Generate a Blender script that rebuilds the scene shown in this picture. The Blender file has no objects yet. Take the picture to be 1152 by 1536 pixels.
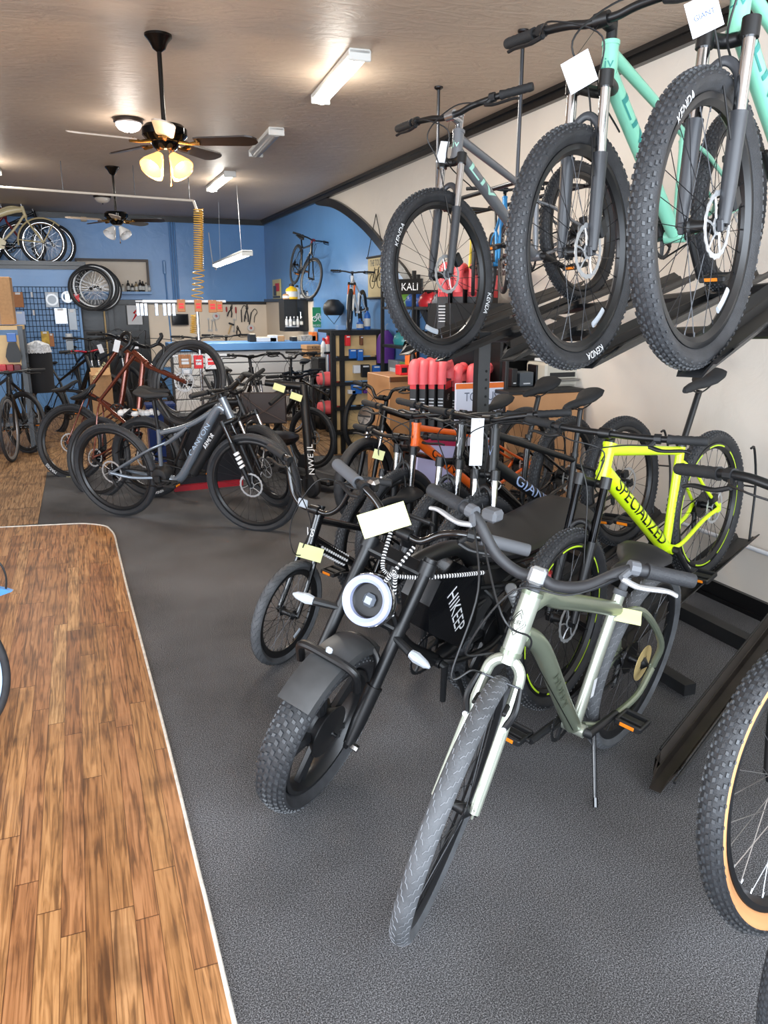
import bpy, bmesh, math, random
import numpy as np
from mathutils import Vector as V, Matrix as MX
random.seed(7)
R = math.radians
SC = bpy.context.scene
COL = SC.collection
# ---------------------------------------------------------------- camera, world, light, exposure
CAM = V((0, 0, 1.6)); PITCH = R(15.0); YAW = R(21.3); FPX = 1154.0
cd = bpy.data.cameras.new('camera'); cam = bpy.data.objects.new('camera', cd); COL.objects.link(cam)
cam.location = CAM; cam.rotation_euler = (R(90) - PITCH, 0, -YAW)
cd.sensor_fit = 'VERTICAL'; cd.sensor_height = 24; cd.lens = FPX / 1536 * 24; cd.clip_start = .02
SC.camera = cam
SC.view_settings.view_transform = 'Standard'; SC.view_settings.look = 'None'
SC.view_settings.gamma = 1; SC.view_settings.use_curve_mapping = False
SC.view_settings.exposure = 0.15
w = bpy.data.worlds.new('sky'); SC.world = w; w.use_nodes = True
w.node_tree.nodes['Background'].inputs[0].default_value = (.75, .87, 1, 1)
w.node_tree.nodes['Background'].inputs[1].default_value = 1.1
def area(name, loc, rot, sx, sy, power, col, spread=180):
    l = bpy.data.lights.new(name, 'AREA'); l.shape = 'RECTANGLE'; l.size = sx; l.size_y = sy; l.energy = power; l.color = col[:3]
    l.spread = R(spread)
    o = bpy.data.objects.new(name, l); COL.objects.link(o); o.location = loc; o.rotation_euler = rot; return o
area('shopfront_daylight', (.6, -1.6, 1.75), (R(90), 0, 0), 7.5, 2.6, 620, (.80, .89, 1))
area('left_fill_light', (-4.6, 1.6, 1.7), (R(85), 0, R(-90)), 4.5, 2.0, 260, (.80, .89, 1))  # added fill from the left to brighten the right wall; no window there
def ray(px, py):
    v = V(((px - 576), -(py - 768), -FPX)); return cam.rotation_euler.to_matrix() @ v
def atz(px, py, z=0.): r = ray(px, py); return CAM + r * ((z - CAM.z) / r.z)
def atx(px, py, x): r = ray(px, py); return CAM + r * (x / r.x)
def aty(px, py, y): r = ray(px, py); return CAM + r * (y / r.y)
# ---------------------------------------------------------------- materials
def lin(c): return tuple(((x / 12.92) if x <= .04045 else ((x + .055) / 1.055) ** 2.4) for x in c)
def hx(s): return lin(tuple(int(s[i:i + 2], 16) / 255 for i in (0, 2, 4)))
_m = {}
def mat(name, col, rough=.5, metal=0, noise=0, nscale=40, bump=0, bscale=200, spec=.5, emit=0, alpha=1, trans=0, coat=0):
    if name in _m: return _m[name]
    if isinstance(col, str): col = hx(col)
    m = bpy.data.materials.new(name); m.use_nodes = True; nt = m.node_tree; b = nt.nodes['Principled BSDF']
    b.inputs['Base Color'].default_value = (*col, 1); b.inputs['Roughness'].default_value = rough; b.inputs['Metallic'].default_value = metal
    b.inputs['Specular IOR Level'].default_value = spec; b.inputs['Transmission Weight'].default_value = trans
    b.inputs['Coat Weight'].default_value = coat
    if emit: b.inputs['Emission Color'].default_value = (*col, 1); b.inputs['Emission Strength'].default_value = emit
    if alpha < 1: b.inputs['Alpha'].default_value = alpha
    if noise or bump:
        tc = nt.nodes.new('ShaderNodeTexCoord')
        if noise:
            n = nt.nodes.new('ShaderNodeTexNoise'); n.inputs['Scale'].default_value = nscale; n.inputs['Detail'].default_value = 6
            nt.links.new(tc.outputs['Object'], n.inputs['Vector'])
            mr = nt.nodes.new('ShaderNodeMapRange'); mr.inputs['From Min'].default_value = .3; mr.inputs['From Max'].default_value = .7
            mr.inputs['To Min'].default_value = 1 - noise; mr.inputs['To Max'].default_value = 1 + noise
            mx = nt.nodes.new('ShaderNodeVectorMath'); mx.operation = 'SCALE'; mx.inputs[0].default_value = col
            nt.links.new(n.outputs['Fac'], mr.inputs['Value']); nt.links.new(mr.outputs['Result'], mx.inputs['Scale'])
            nt.links.new(mx.outputs[0], b.inputs['Base Color'])
        if bump:
            n2 = nt.nodes.new('ShaderNodeTexNoise'); n2.inputs['Scale'].default_value = bscale; n2.inputs['Detail'].default_value = 4
            nt.links.new(tc.outputs['Object'], n2.inputs['Vector'])
            bp = nt.nodes.new('ShaderNodeBump'); bp.inputs['Strength'].default_value = bump; bp.inputs['Distance'].default_value = .01
            nt.links.new(n2.outputs['Fac'], bp.inputs['Height']); nt.links.new(bp.outputs['Normal'], b.inputs['Normal'])
    _m[name] = m; return m
def N(nt, t, **k):
    n = nt.nodes.new('ShaderNode' + t)
    for a, v in k.items():
        if a in n.inputs: n.inputs[a].default_value = v
        else: setattr(n, a, v)
    return n
def ramp(nt, fac, stops):
    r = nt.nodes.new('ShaderNodeValToRGB'); e = r.color_ramp.elements
    while len(e) < len(stops): e.new(.5)
    for i, (p, c) in enumerate(stops): e[i].position = p; e[i].color = (*hx(c), 1) if isinstance(c, str) else (*c, 1)
    nt.links.new(fac, r.inputs[0]); return r.outputs[0]
RUB = mat('tyre_rubber', '27282b', .62, bump=.25, bscale=300, noise=.25, nscale=30)
RUBD = mat('tyre_rubber_dark', '222326', .6, noise=.2, nscale=20)
RUBG = mat('tyre_rubber_dusty', '4b4d50', .7, noise=.3, nscale=14, bump=.2)
KNOB = mat('tread_rubber', '36383b', .45, noise=.3, nscale=60)
BLK = mat('matte_black_paint', '0e0f11', .4)
BLG = mat('gloss_black_paint', '0c0c0e', .18, coat=.5)
BPL = mat('black_plastic', '141517', .5, noise=.15)
GRIP = mat('grip_rubber', '1a1b1d', .7, bump=.3, bscale=400)
GREYR = mat('worn_grey_rubber', '4d4f53', .7, noise=.2, nscale=25)
CHR = mat('chrome', 'c9cacc', .12, 1)
STL = mat('brushed_steel', 'b9bbbd', .4, .65)
DST = mat('dark_steel', '46474a', .35, 1)
SPK = mat('spoke_black', '2c2c2e', .35, .6)
SPS = mat('spoke_steel', 'a8a9ab', .3, 1)
RIMB = mat('rim_black', '151618', .35)
WHT = mat('white_paper', 'd3d5d8', .6)
YEL = mat('pale_yellow_paper', 'cfd196', .7)
DEC = mat('white_decal', 'e4e6e8', .45)
RED = mat('red_plastic', 'b81c22', .35)
ORR = mat('amber_reflector', 'e8831e', .25)
CLR = mat('clear_reflector', 'a9b0b8', .15, coat=.5)
CARD = mat('cardboard', 'a9825a', .8, noise=.1)
# ---------------------------------------------------------------- mesh builder
class MB:
    def __init__(s): s.v = []; s.f = []; s.m = []; s.uv = None; s.cur = 0
    def add(s, vs, fs):
        b = len(s.v); s.v += [tuple(v) for v in vs]; s.f += [tuple(b + i for i in f) for f in fs]; s.m += [s.cur] * len(fs); return s
    def box(s, c, d, rot=None):
        hx_, hy, hz = d[0] / 2, d[1] / 2, d[2] / 2
        vs = [V((x * hx_, y * hy, z * hz)) for x in (-1, 1) for y in (-1, 1) for z in (-1, 1)]
        if rot is not None: vs = [rot @ v for v in vs]
        c = V(c); return s.add([v + c for v in vs], [(0, 1, 3, 2), (4, 6, 7, 5), (0, 4, 5, 1), (2, 3, 7, 6), (0, 2, 6, 4), (1, 5, 7, 3)])
    def rbox(s, c, d, b=.003, rot=None):
        """box with bevelled edges"""
        h = [max(x / 2, b * 1.01) for x in d]; vs = []; 
        for sx in (-1, 1):
            for sy in (-1, 1):
                for sz in (-1, 1):
                    vs += [V((sx * (h[0] - b), sy * (h[1] - b), sz * h[2])), V((sx * h[0], sy * (h[1] - b), sz * (h[2] - b))), V((sx * (h[0] - b), sy * h[1], sz * (h[2] - b)))]
        def i(x, y, z, k): return ((x * 4 + y * 2 + z) * 3 + k)
        fs = []
        for a in (0, 1):
            fs.append([i(0, 0, a, 0), i(1, 0, a, 0), i(1, 1, a, 0), i(0, 1, a, 0)][::1 if a else -1])
            fs.append([i(a, 0, 0, 1), i(a, 1, 0, 1), i(a, 1, 1, 1), i(a, 0, 1, 1)][::1 if a else -1])
            fs.append([i(0, a, 0, 2), i(0, a, 1, 2), i(1, a, 1, 2), i(1, a, 0, 2)][::1 if a else -1])
            for q in (0, 1):
                fs.append([i(0, a, q, 0), i(1, a, q, 0), i(1, a, q, 2), i(0, a, q, 2)])
                fs.append([i(a, 0, q, 0), i(a, 1, q, 0), i(a, 1, q, 1), i(a, 0, q, 1)])
                fs.append([i(a, q, 0, 1), i(a, q, 1, 1), i(a, q, 1, 2), i(a, q, 0, 2)])
                for t in (0, 1): fs.append([i(a, q, t, 0), i(a, q, t, 1), i(a, q, t, 2)])
        if rot is not None: vs = [rot @ v for v in vs]
        c = V(c); return s.add([v + c for v in vs], fs)
    def tube(s, pts, r, n=10, closed=False, cap=True, sy=1.0):
        pts = [V(p) for p in pts]; k = len(pts); rs = list(r) if isinstance(r, (list, tuple)) else [r] * k
        t = []
        for i in range(k):
            a = pts[(i - 1) % k] if (closed or i > 0) else pts[i]; b = pts[(i + 1) % k] if (closed or i < k - 1) else pts[i]
            d = (b - a); t.append(d.normalized() if d.length > 1e-9 else V((0, 0, 1)))
        up = V((0, 1, 0)) if abs(t[0].y) < .9 else V((1, 0, 0))
        nn = (up - t[0] * up.dot(t[0])).normalized(); vs = []
        for i in range(k):
            nn = (nn - t[i] * nn.dot(t[i])); nn = nn.normalized() if nn.length > 1e-6 else t[i].orthogonal().normalized()
            bb = t[i].cross(nn)
            for j in range(n):
                a = 2 * math.pi * j / n; vs.append(pts[i] + (nn * math.cos(a) * sy + bb * math.sin(a)) * rs[i])
        fs = []
        for i in range(k if closed else k - 1):
            i2 = (i + 1) % k
            for j in range(n): fs.append((i * n + j, i2 * n + j, i2 * n + (j + 1) % n, i * n + (j + 1) % n))
        if cap and not closed: fs += [tuple(range(n))[::-1] if False else tuple(range(n)), tuple((k - 1) * n + j for j in range(n))[::-1]]
        return s.add(vs, fs)
    def lathe(s, prof, n=24, c=(0, 0, 0), rot=None, cap=True):
        """prof [(radius, height)] about +Z, then rot, then c"""
        vs = []; k = len(prof)
        for r_, h in prof:
            for j in range(n): a = 2 * math.pi * j / n; vs.append(V((r_ * math.cos(a), r_ * math.sin(a), h)))
        if rot is not None: vs = [rot @ v for v in vs]
        c = V(c); fs = [(i * n + j, i * n + (j + 1) % n, (i + 1) * n + (j + 1) % n, (i + 1) * n + j) for i in range(k - 1) for j in range(n)]
        if cap: fs += [tuple(range(n))[::-1], tuple((k - 1) * n + j for j in range(n))]
        return s.add([v + c for v in vs], fs)
    def prism(s, pts, a, b):
        """polygon pts (3D) extruded from offset vector a to b"""
        k = len(pts); a = V(a); b = V(b); vs = [V(p) + a for p in pts] + [V(p) + b for p in pts]
        return s.add(vs, [tuple(range(k))[::-1], tuple(range(k, 2 * k))] + [(i, (i + 1) % k, k + (i + 1) % k, k + i) for i in range(k)])
    def loft(s, rings, cap=True):
        n = len(rings[0]); vs = [v for r_ in rings for v in r_]; k = len(rings)
        fs = [(i * n + j, i * n + (j + 1) % n, (i + 1) * n + (j + 1) % n, (i + 1) * n + j) for i in range(k - 1) for j in range(n)]
        if cap: fs += [tuple(range(n))[::-1], tuple((k - 1) * n + j for j in range(n))]
        return s.add(vs, fs)
    def mesh(s, name, mats, smooth=35):
        me = bpy.data.meshes.new(name); me.from_pydata(s.v, [], s.f)
        for m in (mats if isinstance(mats, (list, tuple)) else [mats]): me.materials.append(m)
        if any(s.m): me.polygons.foreach_set('material_index', s.m)
        if smooth: 
            me.shade_smooth(); me.set_sharp_from_angle(angle=R(smooth))
        me.validate(); return me
    def build(s, name, mats, parent=None, mx=None, smooth=35): return link(name, s.mesh(name, mats, smooth), parent, mx)
def link(name, me, parent=None, mx=None):
    o = bpy.data.objects.new(name, me); COL.objects.link(o)
    if parent is not None: o.parent = parent
    if mx is not None: o.matrix_basis = mx
    return o
def tag(o, label=None, cat=None, group=None, kind=None):
    for k, v in (('label', label), ('category', cat), ('group', group), ('kind', kind)):
        if v: o[k] = v
    return o
def thing(name, label, cat, mx=None, group=None):
    o = bpy.data.objects.new(name, None); o.empty_display_size = .1; COL.objects.link(o)
    if mx is not None: o.matrix_basis = mx if isinstance(mx, MX) else MX.Translation(mx)
    return tag(o, label, cat, group)
def struct(name, mb, m, label=None, smooth=0):
    o = mb.build(name, m, smooth=smooth) if isinstance(mb, MB) else mb
    o['kind'] = 'structure'
    if label: o['label'] = label
    return o
def spl(pts, n=8):
    """Catmull-Rom through pts"""
    P = [V(p) for p in pts]; P = [P[0] * 2 - P[1]] + P + [P[-1] * 2 - P[-2]]; out = []
    for i in range(1, len(P) - 2):
        for j in range(n):
            t = j / n; a, b, c, d = P[i - 1:i + 3]
            out.append(.5 * ((2 * b) + (c - a) * t + (2 * a - 5 * b + 4 * c - d) * t * t + (3 * b - a - 3 * c + d) * t ** 3))
    return out + [P[-2]]
_tx = {}
def text2d(body):
    """filled letter outlines, cap height about 1: (verts2d, faces, width)"""
    if body in _tx: return _tx[body]
    cu = bpy.data.curves.new('t', 'FONT'); cu.body = body; cu.size = 1.4; cu.resolution_u = 3
    o = bpy.data.objects.new('t', cu); COL.objects.link(o); dg = bpy.context.evaluated_depsgraph_get()
    me = bpy.data.meshes.new_from_object(o.evaluated_get(dg))
    bm = bmesh.new(); bm.from_mesh(me)
    for k in range(1, 12): bmesh.ops.bisect_plane(bm, geom=bm.verts[:] + bm.edges[:] + bm.faces[:], plane_co=(0, k * .1 - .05, 0), plane_no=(0, 1, 0))
    bm.to_mesh(me); bm.free()
    vs = [(v.co.x, v.co.y) for v in me.vertices]; fs = [tuple(p.vertices) for p in me.polygons]
    bpy.data.objects.remove(o); bpy.data.meshes.remove(me)
    x0 = min(v[0] for v in vs); x1 = max(v[0] for v in vs)
    _tx[body] = ([(x - x0, y) for x, y in vs], fs, x1 - x0); return _tx[body]
def letters(mb, body, f, h=1., width=None):
    """f(u,v)->3D, u along the text (centred), v up (centred), text height h"""
    vs, fs, w_ = text2d(body); sx = (width / w_) if width else h
    return mb.add([f((x - w_ / 2) * sx, (y - .5) * h) for x, y in vs], fs)
def flat(c, ux, uy, off=0.):
    c = V(c); ux = V(ux).normalized(); uy = V(uy).normalized(); n = ux.cross(uy) * off
    return lambda u, v: c + ux * u + uy * v + n
RX = lambda a: MX.Rotation(R(a), 3, 'X')
RY = lambda a: MX.Rotation(R(a), 3, 'Y')
RZ = lambda a: MX.Rotation(R(a), 3, 'Z')
def toq(d):  # rotation taking +Z to d
    return V((0, 0, 1)).rotation_difference(V(d)).to_matrix()
# ---------------------------------------------------------------- the room
XW = 3.24; YB = 14.1; ZC = 3.04; XL = -5.2; YF = -1.8
def mat_nodes(name):
    m = bpy.data.materials.new(name); m.use_nodes = True; nt = m.node_tree; return m, nt, nt.nodes['Principled BSDF'], nt.links
def carpet_mat():
    m, nt, b, L = mat_nodes('speckled_carpet'); tc = N(nt, 'TexCoord')
    n1 = N(nt, 'TexNoise', Scale=270., Detail=3., Roughness=.9); L.new(tc.outputs['Object'], n1.inputs['Vector'])
    n2 = N(nt, 'TexNoise', Scale=1.3, Detail=4.); L.new(tc.outputs['Object'], n2.inputs['Vector'])
    c1 = ramp(nt, n1.outputs['Fac'], [(.38, '222224'), (.5, '525254'), (.62, 'ababaf')])
    c2 = ramp(nt, n2.outputs['Fac'], [(.3, 'bdbbb8'), (.7, 'ffffff')])
    mx = N(nt, 'Mix', data_type='RGBA', blend_type='MULTIPLY'); mx.inputs[0].default_value = 1
    L.new(c1, mx.inputs[6]); L.new(c2, mx.inputs[7]); L.new(mx.outputs[2], b.inputs['Base Color'])
    bp = N(nt, 'Bump', Strength=.5, Distance=.003); L.new(n1.outputs['Fac'], bp.inputs['Height']); L.new(bp.outputs['Normal'], b.inputs['Normal'])
    b.inputs['Roughness'].default_value = .95; b.inputs['Specular IOR Level'].default_value = .2; return m
def wood_floor_mat(name, pal, w_=.062, ln=1.05, rough=.35, dark=.35):
    m, nt, b, L = mat_nodes(name); tc = N(nt, 'TexCoord'); sp = N(nt, 'SeparateXYZ'); L.new(tc.outputs['Object'], sp.inputs[0])
    rw = N(nt, 'Math', operation='DIVIDE'); rw.inputs[1].default_value = w_; L.new(sp.outputs[0], rw.inputs[0])
    fl = N(nt, 'Math', operation='FLOOR'); L.new(rw.outputs[0], fl.inputs[0])
    wn = N(nt, 'TexWhiteNoise', noise_dimensions='1D'); L.new(fl.outputs[0], wn.inputs['W'])
    off = N(nt, 'Math', operation='MULTIPLY_ADD'); off.inputs[1].default_value = 7.3; L.new(wn.outputs['Value'], off.inputs[0])
    dy = N(nt, 'Math', operation='DIVIDE'); dy.inputs[1].default_value = ln; L.new(sp.outputs[1], dy.inputs[0]); L.new(dy.outputs[0], off.inputs[2])
    fy = N(nt, 'Math', operation='FLOOR'); L.new(off.outputs[0], fy.inputs[0])
    cb = N(nt, 'CombineXYZ'); L.new(fl.outputs[0], cb.inputs[0]); L.new(fy.outputs[0], cb.inputs[1])
    w2 = N(nt, 'TexWhiteNoise', noise_dimensions='3D'); L.new(cb.outputs[0], w2.inputs['Vector'])
    base = ramp(nt, w2.outputs['Value'], pal)
    # grain, offset per board
    mp = N(nt, 'VectorMath', operation='MULTIPLY'); mp.inputs[1].default_value = (45, 2.2, 1); L.new(tc.outputs['Object'], mp.inputs[0])
    ad = N(nt, 'VectorMath', operation='MULTIPLY_ADD'); ad.inputs[1].default_value = (9, 9, 9); L.new(w2.outputs['Color'], ad.inputs[0]); L.new(mp.outputs[0], ad.inputs[2])
    g = N(nt, 'TexNoise', Scale=1.6, Detail=6., Distortion=1.2); L.new(ad.outputs[0], g.inputs['Vector'])
    gc = ramp(nt, g.outputs['Fac'], [(.36, '7d6a55'), (.5, 'd8cdbd'), (.62, 'ffffff')])
    m1 = N(nt, 'Mix', data_type='RGBA', blend_type='MULTIPLY'); m1.inputs[0].default_value = .85; L.new(base, m1.inputs[6]); L.new(gc, m1.inputs[7])
    st = N(nt, 'TexNoise', Scale=5., Detail=5.); L.new(tc.outputs['Object'], st.inputs['Vector'])
    sc = ramp(nt, st.outputs['Fac'], [(.32, '8a7763'), (.5, 'ffffff')])
    m2 = N(nt, 'Mix', data_type='RGBA', blend_type='MULTIPLY'); m2.inputs[0].default_value = .5; L.new(m1.outputs[2], m2.inputs[6]); L.new(sc, m2.inputs[7])
    # gaps
    def gap(src, wd):
        fr = N(nt, 'Math', operation='FRACT'); L.new(src, fr.inputs[0]); a = N(nt, 'Math', operation='PINGPONG'); a.inputs[1].default_value = .5; L.new(fr.outputs[0], a.inputs[0])
        l = N(nt, 'Math', operation='LESS_THAN'); l.inputs[1].default_value = wd; L.new(a.outputs[0], l.inputs[0]); return l.outputs[0]
    mxg = N(nt, 'Math', operation='MAXIMUM'); L.new(gap(rw.outputs[0], .018), mxg.inputs[0]); L.new(gap(off.outputs[0], .0018), mxg.inputs[1])
    m3 = N(nt, 'Mix', data_type='RGBA', blend_type='MULTIPLY'); L.new(mxg.outputs[0], m3.inputs[0]); L.new(m2.outputs[2], m3.inputs[6]); m3.inputs[7].default_value = (dark, dark * .75, dark * .55, 1)
    L.new(m3.outputs[2], b.inputs['Base Color']); b.inputs['Roughness'].default_value = rough
    bp = N(nt, 'Bump', Strength=.35, Distance=.002); bp.invert = True; L.new(mxg.outputs[0], bp.inputs['Height']); L.new(bp.outputs['Normal'], b.inputs['Normal'])
    return m
def plaster_mat(name, c, rough, bump=.35, sc=7., var=.12, streak=None):
    m, nt, b, L = mat_nodes(name); tc = N(nt, 'TexCoord')
    mp = N(nt, 'VectorMath', operation='MULTIPLY'); mp.inputs[1].default_value = streak or (1, 1, 1); L.new(tc.outputs['Object'], mp.inputs[0])
    n1 = N(nt, 'TexNoise', Scale=sc, Detail=9., Roughness=.62, Distortion=1.1); L.new(mp.outputs[0], n1.inputs['Vector'])
    n2 = N(nt, 'TexNoise', Scale=.7, Detail=3.); L.new(tc.outputs['Object'], n2.inputs['Vector'])
    col = hx(c); lo = tuple(x * (1 - var) for x in col); hi = tuple(min(1, x * (1 + var)) for x in col)
    L.new(ramp(nt, n2.outputs['Fac'], [(.3, lo), (.7, hi)]), b.inputs['Base Color'])
    bp = N(nt, 'Bump', Strength=bump, Distance=.02); L.new(n1.outputs['Fac'], bp.inputs['Height']); L.new(bp.outputs['Normal'], b.inputs['Normal'])
    b.inputs['Roughness'].default_value = rough; return m
CARPET = carpet_mat()
OAK = wood_floor_mat('oak_strip_floor', [(0, '98683f'), (.25, 'ae7f50'), (.5, 'bb8b5a'), (.75, 'a5724a'), (1, 'c49a69')], rough=.42)
TAN = wood_floor_mat('worn_subfloor', [(0, 'a17e58'), (.5, 'b18d64'), (1, '9b7850')], w_=1.2, ln=2.4, rough=.6)
CEIL = plaster_mat('skip_trowel_ceiling', 'b3a291', .46, .55, 5., .08, (1, 2.6, 1))
CREAM = plaster_mat('cream_plaster', 'dad1c5', .45, .22, 5., .04)
PALE = plaster_mat('tool_wall_paint', 'e2d3c0', .5, .1, 5., .04)
BLUE = plaster_mat('blue_paint', '5f90c6', .3, .2, 5., .12)
BTRIM = mat('black_trim_paint', '0f0f10', .3, bump=.1, bscale=20)
m = MB(); m.add([(XL, YF, 0), (XW, YF, 0), (XW, YB, 0), (XL, YB, 0), (XL, YF, -.08), (XW, YF, -.08), (XW, YB, -.08), (XL, YB, -.08)], [(0, 1, 2, 3), (4, 7, 6, 5), (0, 4, 5, 1), (1, 5, 6, 2), (2, 6, 7, 3), (3, 7, 4, 0)])
struct('floor', m, CARPET, 'speckled charcoal carpet covering the shop floor')
m = MB(); e = [(-5.2, -1.8), (.2, -1.8), (.19, 1.44), (.185, 2.0), (.176, 2.73), (.155, 3.7), (.137, 4.53), (.125, 5.3), (.12, 5.63), (.1, 5.8), (.06, 5.93), (-.086, 6.05), (-.35, 6.11), (-.666, 6.17), (-5.2, 6.4)]
m.prism([(x, y, 0) for x, y in e], (0, 0, .0005), (0, 0, .006)); struct('floor_wood_strip', m, OAK, 'worn oak strip floor with a rounded corner')
m = MB(); m.tube(spl([(x, y, .006) for x, y in e[1:-1]], 4), .006, 6); struct('trim_1', m, mat('pale_edge_strip', 'c9c4ba', .5, noise=.2), 'thin pale edging strip round the oak floor')
m = MB(); m.prism([(-5.2, 6.41, 0), (-.41, 6.2, 0), (-.4, 8.22, 0), (1.2, 8.25, 0), (3.24, 7.9, 0), (3.24, 14.1, 0), (-5.2, 14.1, 0)], (0, 0, .0005), (0, 0, .004))
struct('floor_back', m, TAN, 'bare tan floor beyond the carpet')
m = MB(); m.box(((XL + XW) / 2, (YF + YB) / 2, ZC + .05), (XW - XL + .4, YB - YF + .4, .1)); struct('ceiling', m, CEIL, 'glossy taupe skip-trowel ceiling')
# right wall: blue part below the arch, cream elsewhere
arch = [(10.9, ZC), (10.69, 2.966), (10.1, 2.875), (9.57, 2.738), (8.97, 2.53), (8.5, 2.325), (8.03, 2.088), (7.59, 1.876), (6.9, 1.35), (6.6, 0)]
m = MB(); m.box((XW + .1, (YF + YB) / 2, ZC / 2), (.2, YB - YF, ZC)); struct('wall_right', m, CREAM, 'cream plaster wall on the right')
m = MB(); m.prism([(XW, y, z) for y, z in arch] + [(XW, YB, 0), (XW, YB, ZC)], (-.004, 0, 0), (0, 0, 0)); struct('wall_right_blue', m, BLUE, 'glossy blue end of the right wall under the black curved trim')
m = MB(); m.box(((XL + XW) / 2, YB + .1, ZC / 2), (XW - XL, .2, ZC)); struct('wall_back', m, BLUE, 'blue back wall')
m = MB(); m.box((XL - .1, (YF + YB) / 2, ZC / 2), (.2, YB - YF, ZC)); struct('wall_left', m, CREAM)
# pale tool-wall panels
m = MB(); m.box((2.05, YB - .012, 1.1), (2.4, .02, 1.06)); struct('wall_back_panel', m, PALE, 'cream band of the back wall where tools hang')
m = MB(); m.box((XW - .012, 12.6, 1.12), (.02, 3.0, 1.1)); struct('wall_right_panel', m, PALE, 'cream band on the right wall behind the workbench')
# trims
def trim(name, mb, label): return struct(name, mb, BTRIM, label)
m = MB(); m.box((XW - .02, (YF + YB) / 2, ZC - .04), (.05, YB - YF, .08)); m.box((XW - .035, (YF + YB) / 2, ZC - .015), (.07, YB - YF, .03)); trim('trim_2', m, 'black crown moulding along the right wall')
m = MB(); m.box(((XL + XW) / 2, YB - .02, ZC - .04), (XW - XL, .05, .09)); trim('trim_3', m, 'black crown moulding along the back wall')
ap = spl([(0, y, z) for y, z in arch[:9]] , 5)
m = MB()
for i in range(len(ap) - 1):
    a, b_ = ap[i], ap[i + 1]; d = (b_ - a).normalized(); nrm = V((0, d.z, -d.y)) * .05
    m.add([V((XW - q, 0, 0)) + p + s_ * nrm for q in (0, .035) for p in (a, b_) for s_ in (-1, 1)], [(4, 5, 7, 6), (0, 4, 6, 2), (1, 3, 7, 5), (0, 1, 5, 4), (2, 6, 7, 3)])
trim('trim_4', m, 'black curved arch trim on the right wall')
m = MB(); m.box((XW - .012, (YF + YB) / 2, .05), (.024, YB - YF, .1)); m.box((XW - .018, (YF + YB) / 2, .012), (.036, YB - YF, .024)); struct('baseboard_right', m, BTRIM)
m = MB(); m.box((2.05, YB - .03, 1.65), (2.4, .04, .05)); m.box((XW - .03, 12.6, 1.69), (.04, 3.0, .05)); trim('trim_5', m, 'black rail above the cream tool wall')
# recessed window opening in the back wall with a sill of bottles
m = MB(); rx0, rx1, rz0, rz1 = .12, 1.2, 1.83, 2.31
m.box(((rx0 + rx1) / 2, YB - .01, (rz0 + rz1) / 2), (rx1 - rx0, .02, rz1 - rz0)); o = struct('window_1', m, PALE, 'blocked window recess with bottles on its sill')
m = MB(); 
for a, b_, c_, d_ in ((rx0 - .03, rx1 + .03, rz1, rz1 + .035), (rx0 - .03, rx0, rz0, rz1), (rx1, rx1 + .03, rz0, rz1)): m.box(((a + b_) / 2, YB - .07, (c_ + d_) / 2), (b_ - a, .14, d_ - c_))
f_ = m.build('window_frame', mat('dark_wood_trim', '4a3f38', .5), o, smooth=0)
m = MB(); m.box(((rx0 + rx1) / 2, YB - .09, rz0 - .02), (rx1 - rx0 + .1, .18, .04)); m.build('window_sill', BLUE, o, smooth=0)
# black door below it
m = MB(); m.rbox((.62, YB - .05, .85), (1.1, .08, 1.7), .005); dd = struct('door_1', m, BTRIM, 'black panelled door in the back wall')
m = MB()
for cx in (.32, .82):
    m.box((cx, YB - .095, 1.2), (.4, .012, .02)); m.box((cx, YB - .095, 1.62), (.4, .012, .02)); m.box((cx - .2, YB - .095, 1.41), (.02, .012, .44)); m.box((cx + .2, YB - .095, 1.41), (.02, .012, .44))
m.build('door_moulding', mat('charcoal_paint', '2a2a2c', .4), dd, smooth=0)
# conduits on the back wall (blue painted)
m = MB()
for x in (1.62, 1.66, 1.70): m.tube([(x, YB - .03, 1.7), (x, YB - .03, ZC - .08)], .014, 8)
struct('trim_6', m, BLUE, 'three blue-painted conduits running up the back wall')
# blue partition with a black-edged mezzanine at left
m = MB(); m.box((-2.55, 13.3, 1.08), (5.3, .6, 2.14)); m.box((-2.5, 13.6, 2.12), (5.4, 1.0, .06)); struct('wall_partition', m, BLUE, 'blue partition wall under the cruiser bikes')
m = MB(); m.box((-2.52, 12.98, 2.21), (5.5, .1, .06)); m.box((-2.52, 12.97, 2.15), (5.46, .06, .05)); m.box((.2, 13.5, 2.21), (.06, 1.1, .06)); trim('trim_7', m, 'black ledge along the top of the blue partition')
m = MB(); m.box((-2.5, 13.55, 2.165), (5.4, 1.05, .03)); trim('trim_8', m, 'dark platform on top of the partition')
# white pipe along the right wall
m = MB(); m.tube([(XW - .04, 2.2, .37), (XW - .04, 3.4, .37)], .012, 10)
for y in (2.55, 3.1): m.box((XW - .02, y, .37), (.04, .02, .04))
struct('trim_9', m, mat('white_pvc', 'd8dade', .4), 'white pipe running low along the right wall')
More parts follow.
